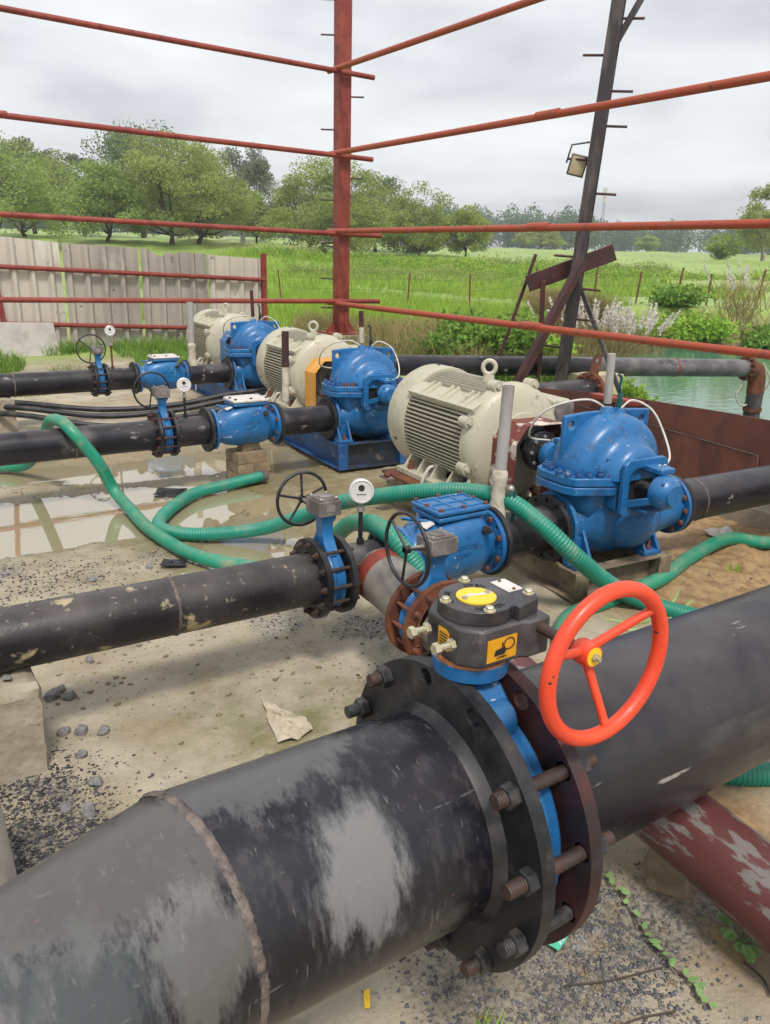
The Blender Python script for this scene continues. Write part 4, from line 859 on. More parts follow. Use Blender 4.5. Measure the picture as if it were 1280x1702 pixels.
def base_frame(loc, label, m1, m2, top=.300):
    """channel skid under the pump and motor"""
    t = thing('base_frame', loc, label, 'base frame', 'pump base frames', SKID); h = top-.002; z0 = 0.
    H = top-loc[2]-.002
    def channel(p0, p1, side, name):
        p0, p1 = Vector(p0), Vector(p1); d = (p1-p0).normalized(); n = Vector((d.y, -d.x, 0))*side; w = .075; th = .011
        mb = MB(); c0, c1 = p0+n*0, p1
        mb.bar(p0+Z*(H/2), p1+Z*(H/2), th, H, up=(0, 0, 1)) if False else None
        sec = [(0, 0), (w, 0), (w, th), (th, th), (th, H-th), (w, H-th), (w, H), (0, H)]
        mb.loft([[p+n*a+Z*b for a, b in sec] for p in (p0, p1)])
        return mb.build(name, m2 if name == 'side_channel' else m1, t, 30, .003)
    xl, xr = -.285, .245
    channel((xl, -.245, 0), (xl, 1.85, 0), -1, 'side_channel'); channel((xr, -.245, 0), (xr, 1.85, 0), 1, 'side_channel')
    channel((xl+.002, -.168, 0), (xr-.002, -.168, 0), 1, 'end_channel')
    for yy in (.3, .75, 1.3, 1.8): channel((xl+.013, yy, 0), (xr-.013, yy, 0), 1, 'cross_channel')
    MB().box((xl-.036, -.2505, H/2), (.088, .010, H*.98)).build('corner_plate', m2, t, 30, .003)
    MB().box((xr+.036, -.2505, H/2), (.088, .010, H*.98)).build('corner_plate', m2, t, 30, .003)
    fz = .395-loc[2]
    for s in (-1, 1):
        for yy in (.84, 1.52):
            MB().box((s*.335 if s < 0 else .335, yy, (H+fz-.02)/2), (.11, .13, fz-.02-H+.001)).build('motor_post', m2, t, 30, .004)
        MB().box((s*.32, 1.18, fz-.011), (.24, .98, .018)).build('motor_rail', 'rust', t, 30, .002)
    MB().box((0, .84, H-.02), (1.0, .10, .03)).build('cross_plate', m1, t, 30, .003)
    MB().box((-.02, 1.52, H-.02), (1.0, .10, .03)).build('cross_plate', m1, t, 30, .003)
    return t
def guard(loc, label, m, wd=.2, hz=.16, y0=.50, y1=.73):
    t = thing('coupling_guard', loc, label, 'guard', 'coupling guards', SKID); zt = SHZ-loc[2]; b = .30-loc[2]
    prof = [(-wd, b), (-wd, zt+.06), (-wd*.62, zt+hz), (wd*.62, zt+hz), (wd, zt+.06), (wd, b)]
    pin = [(a*.965 if abs(a) > .01 else a, min(z, zt+hz-.008) if z < zt+hz else z-.008) for a, z in prof]
    mb = MB(); mb.plate(prof+pin[::-1], (0, y1, 0), X, Z, y1-y0)
    mb.build('cover_sheet', m, t, None, .002)
    return t
def coupling(loc, label):
    t = thing('shaft_coupling', loc, label, 'coupling', 'shaft couplings', SKID); c = Vector((0, 0, SHZ+.006-loc[2]))
    MB().lathe([(0, .478), (.055, .478), (.055, .50), (.115, .502), (.12, .51), (.12, .548), (.115, .555), (.06, .556), (.06, .62), (0, .62)], c, Yv, 32).build('hub', 'wheel_black', t, 35)
    for k in range(8):
        a = k*PI/4; MB().hexp(c+Vector((.09*math.cos(a), .502, .09*math.sin(a))), -Yv, .012, .012).build('coupling_bolt', 'steel', t, 30)
    return t
SETS = [((3.235, L3), .14, 'nearest', 'base_brown', 'base_brown', 'guard_rust'), ((3.60, L2), .075, 'middle', 'base_dark', 'blue_dirty', 'yellow_guard'), ((3.88, L1), .06, 'farthest', 'base_dark', 'blue_dirty', 'blue_paint')]
for (sx, sy), gz_, nm, m1, m2, mg in SETS:
    l = (sx, sy, gz_)
    pump(l, {'nearest': 'bright blue split case pump nearest the camera, beside the rusty wall', 'middle': 'blue split case pump on a blue base in the middle of the row', 'farthest': 'blue split case pump farthest back, in front of the sheet fence'}[nm])
    motor(l, {'nearest': 'cream finned electric motor driving the nearest pump', 'middle': 'cream finned electric motor beside the yellow coupling guard', 'farthest': 'cream finned electric motor farthest back by the sheet fence'}[nm])
    base_frame(l, {'nearest': 'dirty brown steel channel base under the nearest pump', 'middle': 'blue and black steel channel base under the middle pump', 'farthest': 'blue steel channel base under the farthest pump'}[nm], m1, m2)
    guard(l, {'nearest': 'rusty white-flaked coupling guard beside the nearest pump', 'middle': 'yellow arched coupling guard beside the middle pump', 'farthest': 'blue coupling guard beside the farthest pump'}[nm], mg, .21 if nm != 'middle' else .245, .17)
    coupling(l, {'nearest': 'black bolted shaft coupling under the rusty guard', 'middle': 'black bolted shaft coupling under the yellow guard', 'farthest': 'black bolted shaft coupling under the blue guard'}[nm])
def skidpt(i, x, y, z):
    (sx, sy), gz_ = SETS[i][0], SETS[i][1]; c, s = math.cos(SKID), math.sin(SKID)
    return Vector((sx+x*c-y*s, sy+x*s+y*c, z))
# suction pipes
material('long_pipe_grey', (.085, .075, .08), .3, layers=[((.16, .145, .145), 5, .45, .65, 7, A1, .4), ((.03, .026, .03), 4, .55, .7, 6, A1, .3)])
s3 = skidpt(0, .54, 0, PZ); s2 = skidpt(1, .54, 0, PZ); s1 = skidpt(2, .54, 0, PZ)
t = pipe_thing('suction_pipe', s3, (7.5, 2.60, PZ-.02), .125, 'black_coating', 'thick black suction pipe leaving the nearest pump past the rusty wall', 1, None, .17, 'suction pipes', weld=(.20,))
t = pipe_thing('suction_pipe', s2, (6.45, 5.84, PZ), .15, 'black_coating', 'black suction pipe of the middle pump ending in a rusty flange', 1, None, .17, 'suction pipes')
e_ = Vector((6.45-s2.x, 5.84-s2.y, PZ)); dd = e_.copy(); dd.z = 0; dd.normalize()
flange_mb(e_-dd*.02, dd, .215, .026, .14, 12, .188, .012).build('flange', 'rust', t, 30, .002); flange_mb(e_+dd*.012, dd, .215, .026, .05, 12, .188, .012).build('blind_flange', 'rust', t, 30, .002)
put_bolts(t, 'rusty_bolt', e_-dd*.02, dd, .188, 12, .011, .058)
MB().plate([(-.05, 0), (.05, 0), (.05, .20), (.02, .25), (-.02, .25), (-.05, .20)], e_+dd*.02+Z*.17+Vector((0, -.03, 0)), Vector((.35, -.93, 0)).normalized(), Vector((.3, .1, .95)).normalized(), .014, holes=[[(q[0]*.6, q[1]*1.3+.17) for q in circ(.026, 14)][::-1]]).build('lifting_lug', 'rust', t, None)
e0, e9 = s1, Vector((12.02, 7.57, .252))
lp = [s1, Vector((5.4, 8.72, .47)), Vector((6.3, 8.70, .441)), Vector((9.2, 8.16, .345)), e9]
t = thing('suction_pipe', (6.3, 8.7, 0), 'long black and grey pipe reaching out over the green pond', 'pipe', 'suction pipes'); o_ = Vector((6.3, 8.7, 0))
MB().tube([p-o_ for p in resample(smoothpath(lp, 12), .25)], .138, 32).build('barrel', 'black_coating', t, 50)
dl = (e9-lp[3]).normalized(); 
MB().tube([e9-dl*4.0*(1-k/8)-o_ for k in range(9)], .1395, 32).build('grey_length', 'long_pipe_grey', t, 50)
MB().lathe([(.14, 0), (.146, .005), (.146, .03), (.14, .035)], e9-dl*1.5-o_, dl, 32).build('joint_ring', 'red_oxide', t)
flange_mb(e9-o_-dl*.02, dl, .20, .026, .12, 12, .175, .012).build('flange', 'rust', t, 30, .002); flange_mb(e9-o_+dl*.012, dl, .20, .026, .12, 12, .175, .012).build('flange', 'rust', t, 30, .002)
put_bolts(t, 'rusty_bolt', e9-o_-dl*.02, dl, .175, 12, .011, .058)
el_ = [e9+dl*.03, e9+dl*.10, e9+dl*.19-Z*.03, e9+dl*.25-Z*.12, e9+dl*.27-Z*.24, e9+dl*.28-Z*.4]
MB().tube([p-o_ for p in smoothpath(el_, 6)], .138, 28).build('elbow', 'rust', t, 50)
MB().tube([el_[-1]-o_+Z*.02, el_[-1]-o_-Z*.4, el_[-1]-o_-Z*1.3], .132, 28).build('foot_pipe', 'dark_steel', t, 50)
MB().lathe([(.135, -.03), (.15, -.03), (.15, .03), (.135, .03)], el_[-1]-o_-Z*.28, Z, 28).build('clamp', 'rust', t)
MB().bar(e9+dl*.05+Z*.12-o_, e9+dl*.14+Z*.30-o_, .06, .012).build('lifting_lug', 'rust', t)
MB().tube(smoothpath([e9-o_-Z*.2, e9-o_-Z*.45-dl*.12, e9-o_-Z*.62+dl*.05, e9-o_-Z*.5+dl*.3, e9-o_-Z*.2+dl*.36+Vector((0, -.16, 0)), e9-o_+dl*.2+Z*.1+Vector((0, -.12, 0))], 8), .012, 7).build('rope_sling', 'tape_white', t, 60)
# water or vent risers
def riser(p, h, r, m, label, lean=(0, 0), wrap=True, handle=None, m2=None, up_m=None):
    t = thing('riser_tube', p, label, 'tube', 'riser tubes'); top = Vector((lean[0], lean[1], h))
    if wrap: MB().lathe([(r*1.7, 0), (r*1.5, .05), (r*1.15, .10), (r*1.25, .13), (r*1.1, .18), (r*1.3, .2), (r*1.3, .235), (r*1.0, .25)], (0, 0, 0), top, 16).build('wrapped_joint', 'tape_white', t, 60)
    a, b = top*.12, top
    if up_m:
        MB().cyl(a, top*.55, r, n=20).build('tube', m, t); MB().cyl(top*.55, b, r*.98, n=20).build('upper_tube', up_m, t)
    else: MB().lathe([(r*.8, .03), (r, .03), (r, top.length), (r*.82, top.length), (r*.82, top.length-.08), (0, top.length-.09)], (0, 0, 0), top, 20).build('tube', m, t, 40)
    if handle:
        mb = MB(); mb.tube(smoothpath(handle, 5), .009, 8); mb.build('valve_lever', 'handle_green', t, 60); MB().ell(Vector(handle[0]), (.022, .022, .02), 10, 8).build('valve_body', 'steel', t, 60)
    return t
riser((2.485, L3, PZ+.105), .655, .029, 'pvc_grey', 'tall grey tube with taped foot on the near spool', (.02, 0), True, [(.035, -.05, .16), (.055, -.06, .14), (.05, -.065, .07), (.055, -.06, 0.0)])
riser((2.84, L2, PZ+.105), .635, .03, 'tape_white', 'tall dark red tube on the middle spool', (.004, 0), False, None, up_m='dark_red')
riser((3.09, L1, PZ+.105), .70, .034, 'pvc_grey', 'tall dark grey tube on the farthest spool', (.005, 0), True)
def toptap(i, label, m, h, m2):
    p = skidpt(i, -.03, 0, SHZ+.04+.305); t = riser(p, h, .021, m, label, (-.012, 0), False, None, up_m=m2)
    q = Vector((.09, 0, 0))
    mb = MB(); mb.cyl(q+Z*-.03, q+Z*.05, .018, n=10); mb.hexp(q+Z*.05, Z, .014, .03); mb.tube(smoothpath([q+Z*.08, q+Vector((-.01, 0, .11)), q+Vector((-.005, 0, .16)), q+Vector((-.03, 0, .18))], 4), .008, 7); mb.build('air_cock', 'handle_green' if i == 0 else 'bolt_dark', t, 40)
    return t
toptap(0, 'grey taped vent tube standing on the nearest pump', 'pvc_grey', .29, 'pvc_grey')
toptap(1, 'white and brown vent tube with green lever on the middle pump', 'tape_white', .30, 'dark_red')
toptap(2, 'dark vent tube standing on the farthest pump', 'dark_red', .34, 'dark_red')
# ------------------------------------------------------------------ hoses and cables
def hose(name, pts, r, m, label, cat='hose', ribbed=False, pitch=.017, group='green hoses', n=16, ends=True):
    P = smoothpath(pts, 14)
    if ribbed:
        P = resample(P, pitch/4); rs = [r*(1.045 if (i % 4) in (1, 2) else .965) for i in range(len(P))]
    else:
        P = resample(P, .035); rs = r
    o = P[0].copy(); o.z = 0; t = thing(name, o, label, cat, group)
    MB().tube([p-o for p in P], rs, n, True).build('hose_wall', m, t, 70 if not ribbed else 60)
    return t, P, o
hose('green_hose', [(.3, 7.15, .08), (.78, 6.96, .09), (.95, 6.7, .15), (1.02, 6.3, .42), (1.04, 6.0, .62), (1.075, 5.8, .655), (1.12, 5.64, .60), (1.26, 5.60, .38), (1.36, 5.62, .15), (1.39, 5.35, .085), (1.38, 4.84, .085), (1.46, 4.29, .085), (1.66, 3.95, .085), (1.86, 3.72, .12), (1.89, 3.42, .34), (1.855, 3.12, .56), (1.82, 2.86, .65)], .042, 'hose_green', 'smooth green hose looped over the middle pipe and trailing through the puddle')
hose('green_hose', [(1.82, 2.86, .65), (1.81, 2.68, .645), (1.87, 2.57, .53), (1.93, 2.47, .41), (1.99, 2.3, .2), (2.08, 2.05, .09), (2.25, 1.85, .08)], .043, 'hose_ribbed', 'ribbed green hose humping over the near tee beside the black wheel', ribbed=True)
t, P, o_ = hose('green_hose', [(2.53, 5.66, .10), (2.24, 5.60, .09), (1.9, 5.49, .085), (1.56, 5.12, .085), (1.45, 4.84, .085), (1.60, 4.62, .085), (1.94, 4.40, .13), (2.12, 4.11, .28), (2.18, 3.76, .45), (2.25, 3.38, .585), (2.36, 3.12, .66), (2.47, 2.93, .69), (2.54, 2.74, .685), (2.60, 2.55, .60), (2.73, 2.43, .45), (3.0, 2.42, .25), (3.2, 2.33, .14), (3.36, 2.0, .10), (3.0, 1.62, .10), (2.6, 1.5, .10), (2.33, 1.35, .09), (2.48, 1.2, .09), (2.75, 1.0, .09), (3.3, .7, .09)], .043, 'hose_ribbed', 'long ribbed green hose arching over the near check valve, open end by the bricks', ribbed=True)
d0 = (P[0]-P[6]).normalized()
MB().lathe([(.030, 0), (.045, 0), (.045, .05), (.048, .055)], P[0]-o_+d0*.05, -d0, 18).build('end_collar', 'gear_grey', t)
hose('green_hose', [(5.6, 2.3, .12), (4.69, 2.55, .14), (4.37, 2.68, .18), (3.93, 2.62, .17), (3.49, 2.50, .16), (3.05, 2.46, .15), (2.75, 2.44, .14), (2.57, 2.34, .13), (2.47, 2.17, .12), (2.5, 1.9, .11), (2.7, 1.7, .10)], .042, 'hose_green', 'smooth green hose curling round the front of the nearest pump base')
hose('thin_hose', [(2.55, 2.30, .10), (2.78, 2.38, .10), (2.93, 2.36, .10), (3.0, 2.28, .10), (3.19, 2.26, .10), (3.44, 2.36, .10), (3.56, 2.42, .11)], .013, 'hose_pale', 'thin pale green hose coiled behind the orange handwheel', group='thin pale hoses', n=10)
hose('thin_hose', [(2.6, 2.18, .09), (2.85, 2.28, .09), (3.05, 2.2, .09), (3.3, 2.24, .09), (3.5, 2.3, .10)], .013, 'hose_pale', 'thin pale green hose lying nearest the header pipe', group='thin pale hoses', n=10)
hose('green_hose', [(.4, 10.5, .1), (1.0, 9.75, .22), (.75, 9.2, .62), (.5, 8.72, .66), (.3, 8.4, .5), (.1, 8.0, .2)], .042, 'hose_green', 'green hose crossing the farthest pipe at the left edge')
for i, (dz, dy, lab) in enumerate(((0, 0, 'black rubber cable lying topmost of the bundle behind the middle pipe'), (-.05, -.12, 'black rubber cable hanging lowest behind the middle pipe'), (.03, .12, 'black rubber cable rising to the middle motor behind the gauge'))):
    hose('power_cable', [(.2, 9.3+dy, .25+dz), (1.1, 8.55+dy, .30+dz), (1.9, 8.1+dy, .22+dz*1.6), (2.6, 7.9+dy, .26+dz), (3.2, 7.75+dy, .36+dz), (3.7, 7.6+dy, .42), (4.0, 7.3, .42)], .028, 'rubber', lab, 'cable', group='black cables', n=10)
# ------------------------------------------------------------------ shed frame
PX, PY = 7.25, 12.56
def tube_rail(name, p0, p1, r, m, label, group, sleeves=()):
    p0, p1 = Vector(p0), Vector(p1); t = thing(name, p0, label, 'rail', group); d = (p1-p0)
    k = 14; MB().tube([d*(i/k)+Vector((0, 0, -.012*math.sin(PI*i/k))) for i in range(k+1)], r, 14).build('pipe', m, t, 60)
    for s in sleeves: MB().cyl(d*s-d.normalized()*.18, d*s+d.normalized()*.18, r*1.18, n=16).build('sleeve', m, t)
    return t
t = thing('steel_column', (PX, PY, 0), 'tall red steel column standing at the corner of the open shed frame', 'column', 'shed columns')
gzp = gz(PX, PY)
MB().box((0, 0, (.50+gzp-.2)/2), (.75, .75, .50-gzp+.2)).build('pedestal', 'concrete', t, 30, .02)
mb = MB()
for s in (-1, 1): mb.box((s*.072, 0, 3.75), (.085, .20, 6.5))
mb.box((0, .085, 3.75), (.07, .02, 6.5)); mb.box((0, -.085, 3.75), (.07, .02, 6.5)); mb.build('shaft', 'red_oxide', t, 30, .006)
MB().box((0, 0, .515), (.62, .62, .03)).build('base_plate', 'red_oxide', t, 30, .004)
for a in range(4):
    d = Vector((math.cos(a*PI/2), math.sin(a*PI/2), 0)); mb = MB(); mb.plate([(.12, .53), (.30, .53), (.30, .56), (.15, .72), (.12, .72)], -d.cross(Z)*.006, d, Z, .012); mb.build('gusset', 'red_oxide', t, None)
for i, (zz_, s_) in enumerate(((.95, -1), (1.45, -1), (2.05, -1), (2.75, -1), (3.1, 1), (3.85, -1), (4.35, 1), (5.25, -1), (5.75, -1), (6.2, 1))):
    MB().cyl((s_*.08, -.06*s_, zz_), (s_*.30, -.20*s_, zz_), .014, n=8).build('rung', 'dark_red', t)
RAILZ = (4.70, 3.45, 2.22, 1.10)
for i, zr in enumerate(RAILZ):
    nm = ('topmost', 'second highest', 'third highest', 'lowest')[i]
    tube_rail('girt_rail', (-3.5, PY-.175, zr+.13-.01*i), (7.75+.2*(i > 1), PY-.175, zr-.03), .040, 'red_oxide', f'{nm} red pipe rail of the four running left from the column', 'girt rails', (.475,) if i < 2 else ())
    tube_rail('girt_rail', (PX-.195, PY+.12, zr+(.02 if i != 3 else -.06)), (PX-.195, -2.5, zr-.04), .043, 'orange_rail', f'{nm} red pipe rail of the four running from the column towards the pond', 'girt rails', (.345,))
t = thing('steel_column', (1.93, 14.3, 0), 'red steel member leaning behind the white slab at the left edge', 'column', 'shed columns')
MB().bar((.06, -.02, gz(1.93, 14.3)-.1), (-.22, -.02, 3.4), .12, .07).build('shaft', 'red_oxide', t, 30, .005)
# dark leaning column with braces
t = thing('steel_column', (8.1, 7.88, 0), 'dark weathered steel column leaning over the pond side rails', 'column', 'shed columns')
b0, b1 = Vector((0, 0, gz(8.1, 7.88)-.15)), Vector((.27, -.19, 5.6))
dc = (b1-b0).normalized(); ex = Vector((.6, -.8, 0)); ex = (ex-dc*ex.dot(dc)).normalized(); ey = dc.cross(ex)
mb = MB()
Isec = [(a_*.78, b_*.78) for a_, b_ in ((-.10, -.13), (.10, -.13), (.10, -.11), (.014, -.105), (.014, .105), (.10, .11), (.10, .13), (-.10, .13), (-.10, .11), (-.014, .105), (-.014, -.105), (-.10, -.11))]
mb.loft([[p+ex*a+ey*b for a, b in Isec] for p in (b0, (b0+b1)/2, b1)]); mb.build('shaft', 'dark_steel', t, 30, .004)
MB().bar(b0+dc*4.5+ex*.05, b0+dc*5.3+ex*.42, .09, .07).build('top_brace', 'dark_steel', t, 30, .004)
for k in range(13):
    p = b0+dc*(.75+.40*k); s = 1 if k % 3 else -1
    MB().cyl(p+ex*.08*s, p+ex*.34*s, .016, n=8).build('rung', 'dark_red', t)
t = thing('flood_lamp', (8.14, 7.84, 2.75), 'cream floodlight hung high on the dark leaning column', 'lamp')
q = Vector((.02, .14, .28)); Mx = Matrix.Rotation(R(-38), 3, 'Z') @ Matrix.Rotation(R(14), 3, 'X') @ Matrix.Rotation(R(12), 3, 'Y')
hs = MB().box(q, (.22, .07, .26), M=Mx).build('housing', 'gear_grey', t, 30, .012)
MB().box(q+Mx @ Vector((0, -.033, 0)), (.19, .012, .22), M=Mx).build('lens', 'concrete_cream', hs, 30, .006)
mb = MB(); mb.tube([q+Mx @ Vector((-.15, 0, .0)), q+Mx @ Vector((-.15, 0, .22)), q+Mx @ Vector((.06, 0, .30))], .012, 8); mb.build('bracket', 'bolt_dark', t)
t = thing('steel_channel', (8.1, 7.9, 0), 'short rusty red channel beam tilted across the dark column', 'beam')
o_ = Vector((8.1, 7.9, 0)); c0, c1 = Vector((7.76, 8.25, 1.52))-o_, Vector((8.70, 7.58, 1.95))-o_; c0 += Vector((.10, .18, 0)); c1 += Vector((.10, .18, .02)); dd = (c1-c0).normalized(); fw = Vector((-.55, -.83, 0)); fw = (fw-dd*fw.dot(dd)).normalized(); up_ = fw.cross(dd)*-1
if up_.z < 0: up_ = -up_
Cs = [(-.01, -.11), (.08, -.11), (.08, -.098), (.0, -.09), (.0, .09), (.08, .098), (.08, .11), (-.01, .11)]
mb = MB(); mb.loft([[p+fw*-a+up_*b for a, b in Cs] for p in (c0, c1)]); mb.build('web', 'dark_red', t, None)
def brace(p0, p1, w, m, label):
    p0, p1 = Vector(p0), Vector(p1); t = thing('brace_bar', p0, label, 'brace', 'loose braces'); MB().bar((0, 0, 0), p1-p0, w, w*.75).build('bar', m, t, 30, .004); return t
brace((7.08, 7.80, gz(7.08, 7.8)-.05), (8.02, 7.60, 1.84), .125, 'dark_red', 'thick dark red brace propped diagonally against the dark column')
brace((8.80, 7.18, gz(8.8, 7.18)-.06), (8.33, 7.95, 1.60), .075, 'dark_steel', 'black brace leaning from the dark column down to the rusty wall')
brace((7.58, 8.80, gz(7.58, 8.8)-.1), (8.06, 8.52, 1.92), .055, 'dark_red', 'thin red rod leaning by itself left of the dark column')
brace((8.02, 8.20, gz(8.02, 8.2)-.05), (7.97, 8.24, 1.58), .085, 'dark_red', 'upright red post standing under the tilted channel')
hose('loose_wire', [(7.95, 7.85, .06), (7.93, 7.80, .30), (7.98, 7.76, .50), (8.08, 7.74, .58)], .008, 'rubber', 'thin black wire tied to the foot of the dark column', 'wire', group='wires', n=7)
# rusty steel wall by the pond and its kerb
t = thing('steel_wall', (5.33, 3.6, 0), 'rusty steel sheet wall standing behind the nearest pump', 'wall')
mb = MB(); mb.plate([(-2.0, .16), (1.0, .16), (2.4, .13), (2.4, .62), (1.0, .74), (-.1, .77), (-2.0, .79)], (0, 0, 0), Yv, Z, .012); mb.build('sheet', 'rust_sheet', t, None)
mb = MB(); mb.plate([(-.48, .30), (1.6, .30), (1.6, .58), (.5, .545), (-.46, .49)], (-.012, 0, 0), Yv, Z, -.008) if False else mb.plate([(-.48, .20), (1.6, .20), (1.6, .60), (.5, .56), (-.46, .51)], (-.016, 0, 0), Yv, Z, .010); mb.build('patch_sheet', 'rust_sheet', t, None)
mb = MB(); mb.tube([(-.018, -.46, .512), (-.018, .5, .562), (-.018, 1.6, .602)], .0022, 6); mb.tube([(-.018, -.48, .20), (-.018, -.46, .512)], .0022, 6); mb.build('weld_seam', 'gear_grey', t)
MB().box((-.06, .85, .72), (.11, .50, .035)).build('angle_shelf', 'red_oxide', t, 30, .003)
t = thing('concrete_kerb', (5.25, 3.0, 0), 'low concrete kerb under the rusty wall', 'kerb'); MB().box((0, 0, .08), (.30, 2.8, .22)).build('kerb', 'concrete', t, 30, .01)
# ------------------------------------------------------------------ sheet fence
FY = 14.5
t = thing('sheet_fence', (4.3, FY, 0), 'weathered corrugated sheet fence with red pipe rails behind the farthest pump', 'fence')
def sheet_panel(x0, x1, top, m, name='corrugated_panel', tilt=0.):
    n = int((x1-x0)/.0475); mb = MB(); prof = []
    pat = (0, .075, .075, 0, 0, 0)
    xs = np.linspace(x0, x1, n+1); 
    rows = 9; V = []
    for j in range(rows):
        for i, x in enumerate(xs):
            tz = top(x); z0 = gz(x, FY)-.05; z = z0+(tz-z0)*j/(rows-1); V.append((x-4.3+tilt*(z-1), -pat[i % 6]+.012*math.sin(x*3+j*.6), z))
    F = [(j*(n+1)+i, j*(n+1)+i+1, (j+1)*(n+1)+i+1, (j+1)*(n+1)+i) for j in range(rows-1) for i in range(n)]
    me = MB().add(V, F).mesh(name, None); o = place(me, name, m, t); sd_ = o.modifiers.new('thickness', 'SOLIDIFY'); sd_.thickness = .004; return o
sheet_panel(.2, 1.55, lambda x: 2.05, 'sheet_cream'); sheet_panel(1.56, 2.94, lambda x: 2.0-.07*(x-2), 'sheet_cream')
sheet_panel(2.99, 4.22, lambda x: 1.925-.035*(x-3), 'sheet_grey')
sheet_panel(4.29, 5.48, lambda x: 1.88-.10*math.exp(-((x-4.62)/.12)**2)-.05*math.exp(-((x-4.9)/.08)**2)-.06*(x-4.3), 'sheet_grey')
sheet_panel(5.53, 6.58, lambda x: 1.80-.045*(x-5.5), 'sheet_cream')
for zz0, zz1, xx0, xx1 in ((1.60, 1.365, .2, 6.62), (.72, .50, .2, 5.1)):
    MB().tube([(xx0-4.3+(xx1-xx0)*k/10, -.085, zz0+(zz1-zz0)*k/10) for k in range(11)], .038, 12).build('rail', 'red_oxide', t, 60)
for xx in (1.85, 6.62): MB().box((xx-4.3, .02 if xx < 3 else -.06, .9), (.09, .09, 1.9)).build('post', 'red_oxide', t, 30, .004)
t = thing('wall_slab', (2.3, 14.2, 0), 'white slab propped against the foot of the sheet fence', 'slab'); g_ = gz(2.3, 14.2)
mb = MB(); mb.plate([(-2.2, -.05), (.44, -.05), (.38, .52), (-2.2, .60)], (0, 0, g_), X, Vector((0, .12, .99)).normalized(), .05); mb.build('slab', 'slab_white', t, None, .01)
# ------------------------------------------------------------------ masonry and stones
def rough_block(name, c, d, m, label, cat, group=None, rz=0., seed=1, amp=.012, sub=.06, taper=0.):
    """eroded block: a gridded box with its faces roughened"""
    rs = random.Random(seed); nx_, ny_, nz_ = (max(2, int(q/sub)) for q in d); mb = MB(); key = {}
    def vid(i, j, k):
        if (i, j, k) not in key:
            p = Vector(((i/nx_-.5)*d[0], (j/ny_-.5)*d[1], (k/nz_)*d[2])); 
            s = 1-taper*p.z/d[2]; p.x *= s; p.y *= s
            e = sum((a in (0, b)) for a, b in ((i, nx_), (j, ny_), (k, nz_)))
            p *= 1-(.0 if e < 2 else .012*e); p += Vector((rs.uniform(-1, 1), rs.uniform(-1, 1), rs.uniform(-1, 1)))*amp
            key[(i, j, k)] = len(mb.v); mb.v.append(tuple(p))
        return key[(i, j, k)]
    for i in range(nx_):
        for j in range(ny_):
            mb.f.append((vid(i, j, 0), vid(i, j+1, 0), vid(i+1, j+1, 0), vid(i+1, j, 0))); mb.f.append((vid(i, j, nz_), vid(i+1, j, nz_), vid(i+1, j+1, nz_), vid(i, j+1, nz_)))
    for i in range(nx_):
        for k in range(nz_):
            mb.f.append((vid(i, 0, k), vid(i+1, 0, k), vid(i+1, 0, k+1), vid(i, 0, k+1))); mb.f.append((vid(i, ny_, k), vid(i, ny_, k+1), vid(i+1, ny_, k+1), vid(i+1, ny_, k)))
    for j in range(ny_):
        for k in range(nz_):
            mb.f.append((vid(0, j, k), vid(0, j, k+1), vid(0, j+1, k+1), vid(0, j+1, k))); mb.f.append((vid(nx_, j, k), vid(nx_, j+1, k), vid(nx_, j+1, k+1), vid(nx_, j, k+1)))
    o = mb.build(name, m, None, 30); o.location = c; o.rotation_euler = (0, 0, rz)
    if label: tag(o, label, cat, group)
    return o
rough_block('concrete_block', (.06, 2.80, -.06), (.54, .42, .455), 'concrete', 'rough concrete block carrying the muddy near pipe', 'block', 'pipe supports', 0, 3, .007, .035)
rough_block('concrete_block', (8.95, 8.05, -.05), (.75, .5, .34), 'concrete_cream', 'cream concrete block under the long pond pipe', 'block', 'pipe supports', R(-10), 5, .006, .12)
rough_block('concrete_block', (6.35, 5.9, -.05), (.5, .5, .38), 'concrete', 'grey concrete block under the rusty suction flange', 'block', 'pipe supports', 0, 6, .006, .12)
rough_block('concrete_block', (1.0, L1-.02, -.05), (.30, .34, .43), 'concrete', 'concrete block under the farthest pipe at the left edge', 'block', 'pipe supports', R(10), 7, .008, .06)
rough_block('concrete_block', (.72, L1-.25, -.05), (.20, .2, .36), 'concrete', 'broken concrete stub leaning beside the farthest pipe support', 'block', 'pipe supports', R(25), 8, .01, .06)
rough_block('concrete_block', (-1.1, L2, -.05), (.3, .35, .43), 'concrete', 'concrete block under the middle pipe outside the view', 'block', 'pipe supports', 0, 9, .01, .08)
rough_block('field_stone', (1.80, 1.12, .0), (.20, .15, .085), 'brick_mud', 'rounded mud coated stone beside the scraped pipe', 'stone', 'large stones', R(35), 11, .008, .05, .25)
